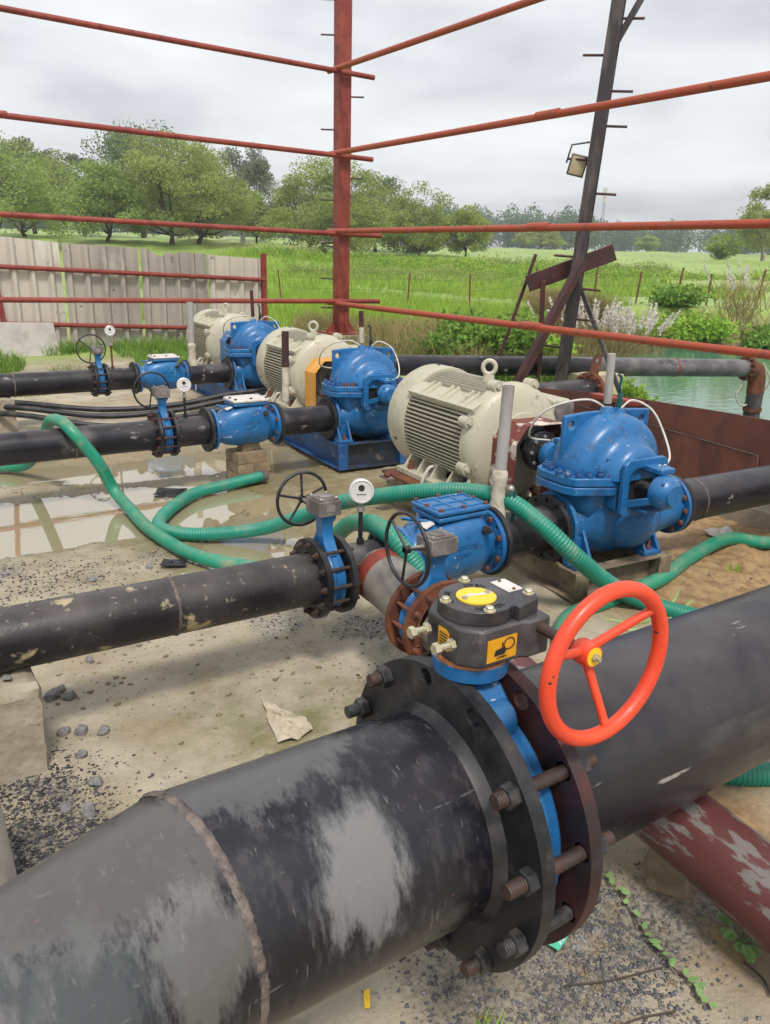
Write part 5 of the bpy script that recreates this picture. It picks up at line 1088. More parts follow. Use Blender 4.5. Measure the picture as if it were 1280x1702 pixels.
# brick stack
cnt = 0
bricks = [(2.415, 5.82, 0, 0, 'mud brick at the bottom left of the stack under the check valve'), (2.562, 5.82, 0, .04, 'mud brick at the bottom right of the stack under the check valve'), (2.42, 5.82, 1, .02, 'mud brick in the second course, left half of the stack'), (2.566, 5.82, 1, -.03, 'mud brick in the second course, right half of the stack'), (2.48, 5.82, 2, .04, 'long mud brick in the third course of the stack')]
for i, (bx_, by_, lv, rz, lab) in enumerate(bricks):
    rough_block('brick', (bx_, by_, .035+lv*.088), (.142, .25, .085) if lv < 2 else (.27, .24, .085), 'brick_mud', lab, 'brick', 'stacked bricks', rz, 20+i, .003, .045)
rough_block('brick', (2.50, 5.82, .301), (.17, .12, .06), 'brick_mud', 'broken brick wedged on top of the stack under the check valve', 'brick', 'stacked bricks', .1, 40, .005, .04, .2)
def rock_mesh(seed, n=26):
    import bmesh
    rs = random.Random(seed); bm = bmesh.new()
    for _ in range(n):
        v = Vector((rs.gauss(0, 1), rs.gauss(0, 1), rs.gauss(0, 1))).normalized(); bm.verts.new((v.x*rs.uniform(.8, 1.1), v.y*rs.uniform(.6, .9), v.z*rs.uniform(.5, .75)))
    bmesh.ops.convex_hull(bm, input=bm.verts); bmesh.ops.delete(bm, geom=[v for v in bm.verts if not v.link_faces], context='VERTS')
    me = bpy.data.meshes.new('rock'); bm.to_mesh(me); bm.free(); me.materials.append(MATS['rock_grey']); return me
rocks = [rock_mesh(i) for i in range(6)]
RK = [(.435, 3.10, .042, 'largest grey stone of the trio right of the concrete block'), (.495, 3.06, .036, 'pale faceted stone, rightmost of the trio by the block'), (.475, 3.14, .03, 'small stone tucked behind the trio by the block'), (.415, 2.81, .032, 'dark stone, left of the pair on the pale mud'), (.475, 2.785, .034, 'grey cubic stone, right of the pair on the pale mud'), (.545, 2.73, .03, 'flat stone lying right of the pair on the pale mud'), (.44, 2.62, .026, 'small stone alone below the pair on the pale mud'), (.445, 2.44, .034, 'square dark stone at the edge of the coal gravel'), (.39, 2.305, .038, 'rounded stone nearest the header on the coal gravel'), (.63, 3.32, .028, 'dark lump just in front of the muddy near pipe'), (.545, 3.46, .024, 'stone half under the muddy near pipe'), (.33, 2.36, .026, 'flat stone sunk in the coal gravel'), (1.2, 4.3, .03, 'brown clod beside the smooth hose'), (.87, 4.27, .03, 'dark stone just behind the muddy near pipe'), (1.74, 5.64, .05, 'dark clod in the puddle under the middle pipe'), (2.75, 6.5, .06, 'pale stone at the foot of the middle base frame')]
for i, (rx_, ry_, r_, lab) in enumerate(RK):
    o = bpy.data.objects.new('broken_stone', rocks[i % 6]); COL.objects.link(o); o.location = (rx_, ry_, gz(rx_, ry_)+r_*.3); o.scale = (r_,)*3; o.rotation_euler = (random.uniform(-.4, .4), random.uniform(-.4, .4), random.uniform(0, 6))
    tag(o, lab, 'stone', 'broken stones')
for i, (rx_, ry_, rz_, r_, lab) in enumerate(((.10, 2.78, .405, .06, 'pale stone in the middle of the concrete block top'), (.20, 2.85, .40, .045, 'stone on the block top, closest to the muddy pipe'), (-.02, 2.7, .405, .07, 'large pale stone on the block top at the left edge'), (.24, 2.72, .398, .02, 'small chip on the corner of the concrete block'))):
    o = bpy.data.objects.new('broken_stone', rocks[i]); COL.objects.link(o); o.location = (rx_, ry_-.05, rz_+.012); o.scale = (r_, r_, r_*.6); o.rotation_euler = (0, 0, i*2.)
    tag(o, lab, 'stone', 'stones on the block')
# gravel
def scatter(name, centers, n, s0, s1, m, label, seed, flat=.6):
    rs = np.random.RandomState(seed); C_ = np.array([(c[0], c[1], c[2] if len(c) > 2 else .3) for c in centers]); wts = C_[:, 2]**2; pick = rs.choice(len(C_), n, p=wts/wts.sum())
    xy = C_[pick, :2]+rs.randn(n, 2)*C_[pick, 2:3]*.55; z = height(xy[:, 0], xy[:, 1])
    sz = s0+(s1-s0)*rs.rand(n)**3
    base = np.array([(1, 0, 0), (-1, 0, 0), (0, 1, 0), (0, -1, 0), (0, 0, 1), (0, 0, -1)], float); fc = np.array([(0, 2, 4), (2, 1, 4), (1, 3, 4), (3, 0, 4), (2, 0, 5), (1, 2, 5), (3, 1, 5), (0, 3, 5)])
    V = base[None]*(1+rs.uniform(-.45, .25, (n, 6, 1)))+rs.uniform(-.25, .25, (n, 6, 3)); V[:, :, 2] *= flat
    a = rs.rand(n)*6.28; c, s = np.cos(a)[:, None], np.sin(a)[:, None]; X_ = V[:, :, 0]*c-V[:, :, 1]*s; Y_ = V[:, :, 0]*s+V[:, :, 1]*c
    V = np.stack([X_, Y_*.8, V[:, :, 2]], -1)*sz[:, None, None]; V += np.concatenate([xy, z[:, None]+sz[:, None]*.2], 1)[:, None, :]
    F = fc[None]+(np.arange(n)*6)[:, None, None]
    return tag(npmesh(name, V.reshape(-1, 3), F.reshape(-1, 3), m), label, None, None, 'stuff')
scatter('gravel', [(1.5, 1.2, .22), (1.32, 1.08, .22), (1.45, .97, .2), (1.2, .95, .2), (1.0, 1.17, .14), (1.88, .88, .10), (2.05, .95, .12), (1.35, .85, .2)], 6500, .002, .010, 'gravel_mix', 'grey gravel spread round the header valve', 1)
scatter('gravel', GRAV_DARK, 11000, .002, .009, 'gravel_dark', 'dark coal-like gravel heaped by the concrete block', 2)
scatter('gravel', GRAV_B+[(1.9, 3.0, .2), (1.55, 3.3, .2), (1.75, 2.55, .15)], 2600, .002, .010, 'gravel_dark', 'dark gravel washed up between the near and middle pipes', 3)
scatter('gravel', [(1.1, 2.9, .9), (1.6, 2.2, .7), (2.4, 3.4, .9), (.9, 3.3, .7), (1.0, 2.3, .6), (2.2, 1.6, .6), (1.5, 4.4, .9), (3.9, 2.6, .7)], 4200, .0012, .006, 'gravel_mix', 'loose chips sprinkled over the yard mud', 4)
scatter('mud_clods', [(1.3, 2.6, .6), (1.0, 3.3, .5), (2.0, 2.2, .4), (1.7, 4.6, .7), (2.7, 4.2, .6), (.6, 3.2, .5), (4.0, 2.6, .4), (2.0, 1.0, .25), (1.0, 6.2, 1.0), (2.6, 5.4, .6)], 1500, .003, .018, 'brick_mud', 'small mud clods and crusts over the yard', 9, .35)
# litter
def litter(name, pts, z, m, label, seed):
    cx = sum(p[0] for p in pts)/len(pts); cy = sum(p[1] for p in pts)/len(pts); zc = gz(cx, cy); n = len(pts); V = [(0, 0, z+.012)]; F = []; rg = 5; m_ = n*3
    for i in range(1, rg+1):
        for k in range(m_):
            a, b = pts[k//3], pts[(k//3+1) % n]; t_ = (k % 3)/3; px_, py_ = a[0]+(b[0]-a[0])*t_-cx, a[1]+(b[1]-a[1])*t_-cy; f = i/rg; sp = max(abs(px_), abs(py_))
            r2 = random.Random(seed*999+i*53+k); wr = sp*.13*abs(math.sin(px_*40*f+seed)+.7*math.sin(py_*55*f+px_*20))*(1-.5*f)+r2.uniform(0, sp*.08); V.append((px_*f+r2.uniform(-1, 1)*sp*.05, py_*f+r2.uniform(-1, 1)*sp*.05, gz(cx+px_*f, cy+py_*f)-zc+z+wr))
    for k in range(m_): F.append((0, 1+k, 1+(k+1) % m_))
    for i in range(rg-1):
        for k in range(m_): F.append((1+i*m_+k, 1+(i+1)*m_+k, 1+(i+1)*m_+(k+1) % m_, 1+i*m_+(k+1) % m_))
    o = MB().add(V, F).build(name, m, None, None); o.location = (cx, cy, zc); sd_ = o.modifiers.new('thickness', 'SOLIDIFY'); sd_.thickness = .002
    return tag(o, label, 'litter', 'litter on the ground')
litter('paper_scrap', [(1.08, 2.32), (1.16, 2.30), (1.24, 2.34), (1.25, 2.42), (1.19, 2.53), (1.15, 2.62), (1.12, 2.5)], .006, 'paper', 'crumpled tan paper lying on the mud behind the header', 1)
litter('paper_scrap', [(1.30, 1.08), (1.45, 1.12), (1.50, 1.24), (1.40, 1.28), (1.28, 1.2)], .012, 'paper_green', 'green and white printed wrapper under the header flange', 2)
litter('paper_scrap', [(.785, 1.22), (.80, 1.215), (.825, 1.26), (.81, 1.265)], .006, 'plate_yellow', 'small yellow strip on the gravel below the header', 3)
litter('paper_scrap', [(2.12, 1.45), (2.2, 1.42), (2.22, 1.44), (2.14, 1.47)], .012, 'plate_white', 'small white strip beside the ribbed hose under the header', 4)
litter('paper_scrap', [(4.55, 2.9), (4.75, 2.85), (4.85, 3.0), (4.65, 3.05)], .02, 'plate_white', 'torn white sheet on the sand by the rusty wall', 5)
litter('paper_scrap', [(1.25, 4.25), (1.40, 4.22), (1.42, 4.32), (1.3, 4.35)], .02, 'rubber', 'black rag lying beside the smooth hose', 6)
litter('paper_scrap', [(1.65, 5.7), (1.85, 5.62), (1.95, 5.75), (1.75, 5.85)], .03, 'rubber', 'black rag in the puddle below the middle pipe', 7)
# edge of a dusty pipe at the left border
t = thing('stub_pipe', (.035, 1.93, 0), 'dusty grey upright pipe stub cut off by the left edge', 'pipe', 'stub pipes')
barrel((.0, .05, -.05), (-.03, .05, .52), .11, 32).build('barrel', 'pvc_grey', t, 50)
# ------------------------------------------------------------------ vegetation
def leaf_quads(P, size, rs, up=0., asp=.55):
    n = len(P); a = rs.randn(n, 3); a[:, 2] += 0; a /= np.linalg.norm(a, axis=1)[:, None]; b = rs.randn(n, 3); b[:, 2] += up
    b -= a*(a*b).sum(1)[:, None]; b /= np.linalg.norm(b, axis=1)[:, None]+1e-9
    s = (size*rs.uniform(.6, 1.3, n))[:, None]
    V = np.stack([P-a*s, P+b*s*asp, P+a*s, P-b*s*asp], 1); F = np.arange(n*4).reshape(-1, 4); return V.reshape(-1, 3), F
def grow(V, F, v, f): return (np.concatenate([V, v]), np.concatenate([F, f+len(V)])) if V is not None else (v, f)
def tree(name, base, H, W, style, leaf, label, seed, nleaf=9000, size=.15, bark='bark', trunks=1, crown_lo=.35, group='trees beyond the field', lean=(0, 0)):
    rs = np.random.RandomState(seed); t = thing(name, (base[0], base[1], gz(base[0], base[1])-.1), label, 'tree', group)
    nc = {'acacia': 78, 'euc': 34, 'round': 40}[style]; cl = []
    ch = H*(1-crown_lo); cz_ = H*crown_lo
    while len(cl) < nc:
        p = rs.uniform(-1, 1, 3)
        if style == 'acacia':
            r = math.hypot(p[0], p[1]); top = math.sqrt(max(0, 1-r*r*.96))
            if r > 1: continue
            z = top*(.55+.45*rs.rand()) if rs.rand() < .72 else top*rs.rand()*.7
            lim = .97
        elif style == 'euc':
            z = rs.rand(); r = math.hypot(p[0], p[1])
            if r > .35+.65*math.sin(PI*min(z*.9+.1, 1)): continue
        else:
            if np.linalg.norm(p) > 1: continue
            z = (p[2]+1)/2
        cl.append((p[0]*W/2+lean[0]*z, p[1]*W/2+lean[1]*z, cz_+z*ch*.93))
    cl = np.array(cl)
    # wood
    mb = MB(); forks = []
    for k in range(trunks):
        ox, oy = (rs.uniform(-.5, .5), rs.uniform(-.5, .5)) if trunks > 1 else (0, 0)
        hf = H*(crown_lo*.75 if style != 'euc' else crown_lo*1.1); fx, fy = rs.uniform(-.08, .08)*W+ox*2, rs.uniform(-.08, .08)*W+oy*2
        r0 = H*.022; path = smoothpath([(ox*.4, oy*.4, -.3), (ox+fx*.3, oy+fy*.2, hf*.5), (fx, fy, hf)], 4); mb.tube(path, [r0*(1.3-.5*i/(len(path)-1)) for i in range(len(path))], 8); forks.append(Vector((fx, fy, hf)))
    nm = 7; mains = []
    ci = rs.permutation(nc)[:nm]
    for i in ci:
        f = forks[i % trunks]; e = Vector(cl[i])*.8+f*.2; mid = (f+e)/2+Vector((0, 0, -.05*H if style == 'acacia' else .02*H)); pa = smoothpath([f, mid, e], 5); mb.tube(pa, [H*.012*(1-.65*q/(len(pa)-1)) for q in range(len(pa))], 6); mains.append(pa)
    for i in range(nc):
        e = Vector(cl[i]); bp = min((p for pa in mains for p in pa[2:]), key=lambda p: (p-e).length); mid = (bp+e)/2+Vector(rs.uniform(-.03, .03, 3)*H)
        mb.tube([bp, mid, e], [H*.0045, H*.0035, H*.0015], 5)
    mb.build('trunk', bark, t, 60)
    # leaves: uneven clumps round the twig ends
    cr = {'acacia': (.105*W, .105*W, .075*H), 'euc': (.13*W, .13*W, .075*H), 'round': (.16*W, .16*W, .11*H)}[style]
    wts = rs.uniform(.4, 1.4, nc); pick = rs.choice(nc, nleaf, p=wts/wts.sum()); q = rs.randn(nleaf, 3); q *= (rs.rand(nleaf)**.45/np.linalg.norm(q, axis=1))[:, None]
    P = cl[pick]+q*np.array(cr)*rs.uniform(.65, 1.25, (nc, 1))[pick]*1.25
    P = P[P[:, 2] > H*crown_lo*.5]
    V, F = leaf_quads(P, size*1.2, rs); npmesh('crown', V, F, leaf, t)
    return t
tree('acacia_tree', (21.4, 63.8), 8.8, 11.5, 'acacia', 'leaf_acacia', 'broad spreading tree with forked trunk behind the sheet fence', 11, 26000, .085, crown_lo=.13)
tree('acacia_tree', (24.9, 67.4), 8.2, 9.5, 'acacia', 'leaf_acacia', 'spreading tree with a thin dark trunk right of the broad forked tree', 12, 18000, .09, crown_lo=.14)
tree('acacia_tree', (16.6, 64.5), 6.2, 7, 'acacia', 'leaf_light', 'lower pale green tree left of the broad forked tree', 13, 13000, .085, crown_lo=.13)
tree('leafy_tree', (8.2, 60.5), 8.2, 8.5, 'acacia', 'leaf_light', 'tall pale green tree cut by the left edge', 14, 16000, .085, crown_lo=.13)
tree('leafy_tree', (20.5, 88), 8.6, 7.5, 'euc', 'leaf_euc', 'grey green slender tree standing behind near the left edge', 15, 10000, .12, 'bark_pale', crown_lo=.13)
tree('leafy_tree', (16.5, 92), 9.4, 8, 'euc', 'leaf_dark', 'dark slender tree second from the left edge', 25, 10000, .12, crown_lo=.2)
tree('leafy_tree', (26.6, 88), 11.4, 9.5, 'round', 'leaf_dark', 'dark round-topped tree peeping over the broad forked tree', 26, 12000, .12, crown_lo=.3)
tree('eucalyptus_tree', (37.0, 86), 10.8, 7.4, 'euc', 'leaf_euc', 'tall airy tree with feathery top left of the red column', 16, 11000, .11, 'bark_pale', crown_lo=.3)
tree('leafy_tree', (31.2, 69.5), 4.5, 3.8, 'round', 'leaf_light', 'small bright green tree below the tall airy tree', 17, 8000, .085, crown_lo=.2)
tree('acacia_tree', (30.6, 54.3), 7.2, 9.8, 'acacia', 'leaf_acacia', 'wide spreading tree crossed by the red column', 18, 26000, .075, trunks=2, crown_lo=.13)
tree('leafy_tree', (40.5, 64), 6.8, 7, 'round', 'leaf_dark', 'dark tree rising behind the tree beside the column', 28, 11000, .095, crown_lo=.2)
tree('acacia_tree', (39.4, 55.5), 5.9, 6.6, 'acacia', 'leaf_acacia', 'medium tree with slim trunk right of the red column', 19, 15000, .075, crown_lo=.13)
tree('acacia_tree', (42.2, 52.8), 4.6, 4.4, 'acacia', 'leaf_acacia', 'low rounded tree last in the group right of the red column', 20, 11000, .075, crown_lo=.2)
for i, (bx_, by_, H_, W_, lf, lab) in enumerate(((12.5, 74, 7.6, 9, 'leaf_acacia', 'full green tree filling the gap near the left edge'), (28.5, 76, 7.2, 8, 'leaf_acacia', 'full green tree filling the gap right of the broad forked tree'), (34.5, 66, 5.6, 7, 'leaf_dark', 'dark low tree just left of the red column'), (44.5, 62, 4.4, 6, 'leaf_dark', 'low dark tree ending the group right of the red column'))):
    tree('leafy_tree', (bx_, by_), H_, W_, 'round', lf, lab, 80+i, 11000, .10, crown_lo=.06)
tree('round_tree', (124.5, 131), 5.4, 10, 'acacia', 'leaf_acacia', 'wide low tree alone in the middle of the far field', 21, 6000, .2, crown_lo=.2)
tree('round_tree', (148, 121.5), 3.9, 5.2, 'round', 'leaf_light', 'small round tree alone in the far field right of the dark column', 22, 4000, .16, crown_lo=.2)
tree('leafy_tree', (69.0, 43.6), 7.5, 5.2, 'euc', 'leaf_acacia', 'loose tree with pale crooked trunk at the right edge', 23, 9000, .09, 'bark_pale', crown_lo=.15)
tree('leafy_tree', (66.0, 45.6), 2.6, 3.0, 'round', 'leaf_light', 'low bright bush beside the pale crooked trunk', 24, 4500, .08, crown_lo=.05)
for i, (bx_, by_, H_, W_, lab) in enumerate(((118, 72, 6.6, 9, 'dark broad tree standing left in the group near the right edge'), (121, 66, 7.2, 9, 'dark broad tree in the middle of the group near the right edge'), (124, 60, 8.4, 10, 'dark tall tree at the back near the right edge'))):
    tree('broad_tree', (bx_, by_), H_, W_, 'round', 'leaf_dark', lab, 60+i, 10000, .16, crown_lo=.12)
# far wood: one mass
rs = np.random.RandomState(77); V = F = None
def fwd(lat, d): return (lat*math.cos(AZ)+d*math.sin(AZ), -lat*math.sin(AZ)+d*math.cos(AZ))
for i in range(250):
    lat = rs.uniform(-190, 260); d = rs.uniform(250, 330); x, y = fwd(lat, d); H_ = rs.uniform(8, 12)*(1+.2*math.sin(lat*.05))*(1.15 if lat > 60 else 1); W_ = rs.uniform(8, 14)
    n = 800; q = rs.randn(n, 3); q /= np.linalg.norm(q, axis=1)[:, None]; q *= (rs.rand(n)**.35)[:, None]
    lump = 1+.25*np.sin(q[:, 0]*5+i)*np.cos(q[:, 1]*4+i*2)
    P = np.stack([x+q[:, 0]*W_*.55*lump, y+q[:, 1]*W_*.55*lump, np.maximum(0, gz(x, y))+H_*.5+q[:, 2]*H_*.52*lump], -1)
    V, F = grow(V, F, *leaf_quads(P, .5, rs))
tag(npmesh('treeline', V, F, 'leaf_far'), 'far blue-green wood closing the fields', kind='stuff')
# lattice mast
mx_, my_ = fwd(108, 430); t = thing('lattice_mast', (mx_, my_, gz(mx_, my_)), 'pale lattice mast rising above the far wood', 'mast')
mb = MB(); Hm = 32
for a in range(3):
    c_, s_ = math.cos(a*2.1), math.sin(a*2.1); mb.cyl((c_*1.2, s_*1.2, 0), (c_*.5, s_*.5, Hm), .16, n=5)
for k in range(22):
    z0 = k*1.45; r0 = 1.2-.7*z0/Hm; r1 = 1.2-.7*(z0+1.45)/Hm
    for a in range(3): mb.cyl((math.cos(a*2.1)*r0, math.sin(a*2.1)*r0, z0), (math.cos(a*2.1+2.1)*r1, math.sin(a*2.1+2.1)*r1, z0+1.45), .08, n=4)
mb.build('lattice', 'steel', t)
for zz_ in (26, 28.5, 31): MB().box((0, 0, zz_), (1.6, 1.6, 2.0)).build('antenna', 'gauge_white', t)
# grass blades
def blades(name, xy, h, wd, m, label, rs, zoff=0., lean=.35, kind='stuff', parent=None, org=None):
    n = len(xy); z = height(xy[:, 0], xy[:, 1])-.02+zoff; a = rs.rand(n)*6.283; dx, dy = np.cos(a), np.sin(a); hh = h*rs.uniform(.5, 1.25, n); ln = lean*hh*rs.uniform(.2, 1.3, n); b = rs.rand(n)*6.283; lx, ly = np.cos(b)*ln, np.sin(b)*ln
    B = np.stack([xy[:, 0], xy[:, 1], z], -1); w_ = wd*rs.uniform(.7, 1.3, n)
    S = np.stack([dx*w_, dy*w_, np.zeros(n)], -1); M_ = B+np.stack([lx*.35, ly*.35, hh*.6], -1); T_ = B+np.stack([lx, ly, hh], -1)
    V = np.stack([B-S, B+S, M_+S*.7, M_-S*.7, T_], 1).reshape(-1, 3)
    if org is not None: V = V-np.array(org)
    F4 = np.array([(0, 1, 2, 3)])+(np.arange(n)*5)[:, None]; F3 = np.array([(3, 2, 4, 4)])+(np.arange(n)*5)[:, None]
    me_f = np.concatenate([F4, F3]); me = bpy.data.meshes.new(name); me.from_pydata(V.tolist(), [], [tuple(q) if q[2] != q[3] else tuple(q[:3]) for q in me_f.tolist()])
    o = place(me, name, m, parent)
    return tag(o, label, None, None, kind) if kind else o
rs = np.random.RandomState(5)
def region(n, lat0, lat1, d0, d1, fn=None):
    o = []
    while sum(len(q) for q in o) < n:
        lat = rs.uniform(lat0, lat1, n*2); d = rs.uniform(d0, d1, n*2); x = lat*math.cos(AZ)+d*math.sin(AZ); y = -lat*math.sin(AZ)+d*math.cos(AZ); q = np.stack([x, y], -1)
        k = (yard_mask(x, y) < .25) & (seg_sd(x, y, POND) > .25)
        if fn is not None: k &= fn(x, y, lat, d)
        o.append(q[k])
    return np.concatenate(o)[:n]
clump = lambda x, y, s, th: fbm(x*s, y*s, 3, 41) > th
blades('grass', region(26000, -7, 8, 17, 34), .32, .012, 'grass_green', 'bright green paddy grass in the field behind the yard', rs)
blades('grass', region(15000, -12, 16, 34, 62), .45, .03, 'grass_green', 'taller pale grass in the fields farther back', rs)
blades('grass', region(9000, -2, 9.5, 12.6, 18.5, lambda x, y, l, d: clump(x, y, .8, -.12)), .38, .009, 'grass_dry', 'dry straw coloured grass on the bank by the ditch', rs, lean=.8)
blades('grass', region(17000, -3, 8, 10.5, 17.5, lambda x, y, l, d: (y < 14.3) & clump(x, y, .9, -.02)), .22, .008, 'leaf_bush', 'low green weeds along the yard edge', rs, lean=.7)
def inyard(n, x0, x1, y0, y1, th): 
    x = rs.uniform(x0, x1, n); y = rs.uniform(y0, y1, n); k = clump(x, y, 1.2, th); return np.stack([x, y], -1)[k]
blades('grass', inyard(14000, -1, 6.2, 12.2, 14.4, -.03), .22, .007, 'leaf_bush', 'green weeds growing along the foot of the sheet fence', rs, lean=.8)
blades('grass', inyard(9000, -1.5, 1.9, 10.6, 13.0, .0), .10, .006, 'leaf_lime', 'short bright grass in front of the white slab', rs, lean=.8)
xy = np.stack([rs.normal(8.3, .5, 9000), rs.uniform(3.0, 8.4, 9000)], -1); xy = xy[(seg_sd(xy[:, 0], xy[:, 1], POND) > .2) & (xy[:, 0] > 7.2)]
blades('grass', xy, .10, .006, 'leaf_lime', 'fresh grass on the near pond bank behind the rusty wall', rs, lean=.7)
# bank-side bushes
def bush(name, x, y, r, h, leaf, label, seed, n=2600, size=.06, group='bushes on the banks', up=.4, cat='bush'):
    q = np.random.RandomState(seed); t = thing(name, (x, y, gz(x, y)), label, cat, group)
    mb = MB(); tips = []
    for k in range(9):
        a = q.rand()*6.28; rr_ = r*q.uniform(.2, .9); e = Vector((math.cos(a)*rr_, math.sin(a)*rr_, h*q.uniform(.45, .95))); mb.tube(smoothpath([(0, 0, -.05), e*.5+Vector((0, 0, h*.12)), e], 4), [.012, .011, .01, .009, .008, .007, .006, .005, .004][:9], 5); tips.append(e)
    mb.build('stems', 'bark', t, 60)
    T_ = np.array(tips); pick = q.randint(0, len(T_), n); P = T_[pick]*q.uniform(.35, 1.0, (n, 1))+q.randn(n, 3)*np.array([r*.28, r*.28, h*.15]); P[:, 2] = np.abs(P[:, 2])
    V_, F_ = leaf_quads(P, size, q, up); npmesh('leaves', V_, F_, leaf, t); return t
def lat_d(px_lat, d): return fwd(px_lat, d)
BU = [(1.0, 13.6, .55, .5, 'leaf_bush', 'bright leafy bush just right of the red column foot'), (1.5, 13.9, .7, .7, 'leaf_bush', 'wide bright bush between the red column and the thin rod'), (2.1, 13.4, .6, .75, 'leaf_bush', 'dark centred bush behind the thin leaning rod'), (2.6, 13.8, .5, .45, 'leaf_lime', 'low lime bush left of the upright red post'), (3.75, 12.9, .35, .55, 'leaf_lime', 'lime green shrub over the cream block beside the pond'), (4.15, 13.2, .3, .4, 'leaf_lime', 'small lime sprig at the water edge by the black brace'), (8.7, 25.5, 1.0, .8, 'leaf_lime', 'bright bush on the far pond bank, nearest the plumed grass'), (10.2, 25.6, 1.2, .9, 'leaf_lime', 'bright spreading bush in the middle of the far pond bank'), (12.0, 25.5, 1.2, .95, 'leaf_bush', 'green bush at the right end of the far pond bank'), (13.6, 25, 1.3, .9, 'leaf_bush', 'green bush cut by the right edge on the far bank'), (9.4, 27, 1.1, .7, 'leaf_bush', 'bush set back behind the far pond bank')]
for i, (lt, d, r_, h_, lf, lab) in enumerate(BU):
    x, y = fwd(lt, d); bush('bush', x, y, r_, h_, lf, lab, 100+i, 3000 if d < 20 else 2600, .05 if d < 20 else .085)
# hedge lines between the terraces
for i, (l0, l1, d, h_) in enumerate(((-6, 6, 47, .9), (2, 14, 50, 1.0), (-3, 10, 54, .9), (6, 20, 58, 1.0), (-10, 0, 57, 1.0), (12, 28, 52, .8), (-4, 24, 43, .6))):
    n = 7000; lat = rs.uniform(l0, l1, n); dd_ = d+rs.randn(n)*.8+np.sin(lat*.7)*.8; x = lat*math.cos(AZ)+dd_*math.sin(AZ); y = -lat*math.sin(AZ)+dd_*math.cos(AZ); z = height(x, y)+np.abs(rs.randn(n))*h_*.35*(.5+.7*vnoise(lat*.6, lat*0+i, 3))
    V_, F_ = leaf_quads(np.stack([x, y, z], -1), .075, rs, .3); tag(npmesh('undergrowth', V_, F_, 'leaf_acacia' if i % 3 == 0 else 'grass_green'), 'green undergrowth along a terrace edge in the fields', kind='stuff')
# plumed grass clumps
def plume_clump(lat, d, n, label, seed, h=1.75):
    q = np.random.RandomState(seed); x, y = fwd(lat, d); t = thing('plume_grass', (x, y, gz(x, y)), label, 'tall grass', 'plumed grass clumps')
    xy = np.stack([x+q.randn(n*14)*.45, y+q.randn(n*14)*.35], -1); blades('leaves', xy, h*.7, .014, 'grass_dry', None, q, lean=.9, kind=None, parent=t, org=(x, y, gz(x, y)))
    P = []; 
    for k in range(n):
        ax, ay = q.randn()*.5, q.randn()*.35; hh = h*q.uniform(.7, 1.1); lx, ly = ax*.6+q.randn()*.15, ay*.6+q.randn()*.15
        s_ = q.rand(70)[:, None]; base = np.array([ax+lx*.6, ay+ly*.6, hh*.72]); tip = np.array([ax+lx*1.1, ay+ly*1.1, hh]); P.append(base+(tip-base)*s_+q.randn(70, 3)*.022*(1-s_*.6))
    V_, F_ = leaf_quads(np.concatenate(P), .045, q, 1.5, .4); npmesh('plumes', V_, F_, 'plume', t)
for i, (lt, d, n, lab) in enumerate(((5.3, 22.0, 24, 'white plumed grass clump just right of the dark column'), (6.2, 22.5, 34, 'white plumed grass clump tallest on the pond bank'), (7.2, 23.3, 20, 'white plumed grass clump at the right of its row'), (11.5, 26.5, 12, 'sparse white plumes near the right edge'))): plume_clump(lt, d, n, lab, 200+i)
xy = region(9000, 4.4, 9.6, 20.5, 24.6, lambda x, y, l, d: seg_sd(x, y, POND) < 1.8); blades('grass', xy, .75, .012, 'grass_dry', 'brown dry grass hanging over the pond bank', rs, lean=1.1)
# fence pickets in the field
FPX = [(12.3, 25.4, -.1), (13.9, 24.4, .02), (15.94, 23.03, .05), (17.74, 21.84, -.03), (19.55, 20.64, .06), (21.28, 19.49, .05), (22.6, 18.76, .09), (23.75, 18.0, .12), (24.7, 17.45, .05), (26.3, 16.6, .15), (10.6, 26.5, 0), (9.0, 27.5, .04)]
for i, (x, y, ln) in enumerate(FPX):
    lab = ['rusty field fence post, first right of the sheet fence', 'rusty field fence post hidden half behind the red column', 'rusty field fence post, first right of the red column', 'rusty field fence post, second right of the red column', 'rusty field fence post behind the thin leaning rod', 'rusty field fence post behind the dark column', 'rusty field fence post just right of the white plumes', 'rusty field fence post, second right of the white plumes', 'rusty field fence post, third right of the white plumes', 'rusty field fence post nearest the right edge', 'rusty field fence post behind the sheet fence panel', 'rusty field fence post far behind the sheet fence'][i]
    t = thing('fence_post', (x, y, gz(x, y)), lab, 'post', 'field fence posts'); MB().bar((0, 0, -.1), (ln, -ln*.5, 1.15+.1*math.sin(i*3)), .05, .05).build('picket', 'rusty_bolt', t)
t = thing('wire_fence', (FPX[0][0], FPX[0][1], gz(FPX[0][0], FPX[0][1])), 'thin wire strands strung along the field fence posts', 'wire'); o_ = Vector((FPX[0][0], FPX[0][1], gz(FPX[0][0], FPX[0][1])))
for zz_ in (.25, .6, .95):
    pts = []
    for i in range(9):
        a, b = Vector((FPX[i][0], FPX[i][1], gz(*FPX[i][:2])+zz_)), Vector((FPX[i+1][0], FPX[i+1][1], gz(*FPX[i+1][:2])+zz_)); pts += [a, (a+b)/2-Z*.03]
    MB().tube([p-o_ for p in pts+[b]], .004, 4).build('strand', 'dark_steel', t)
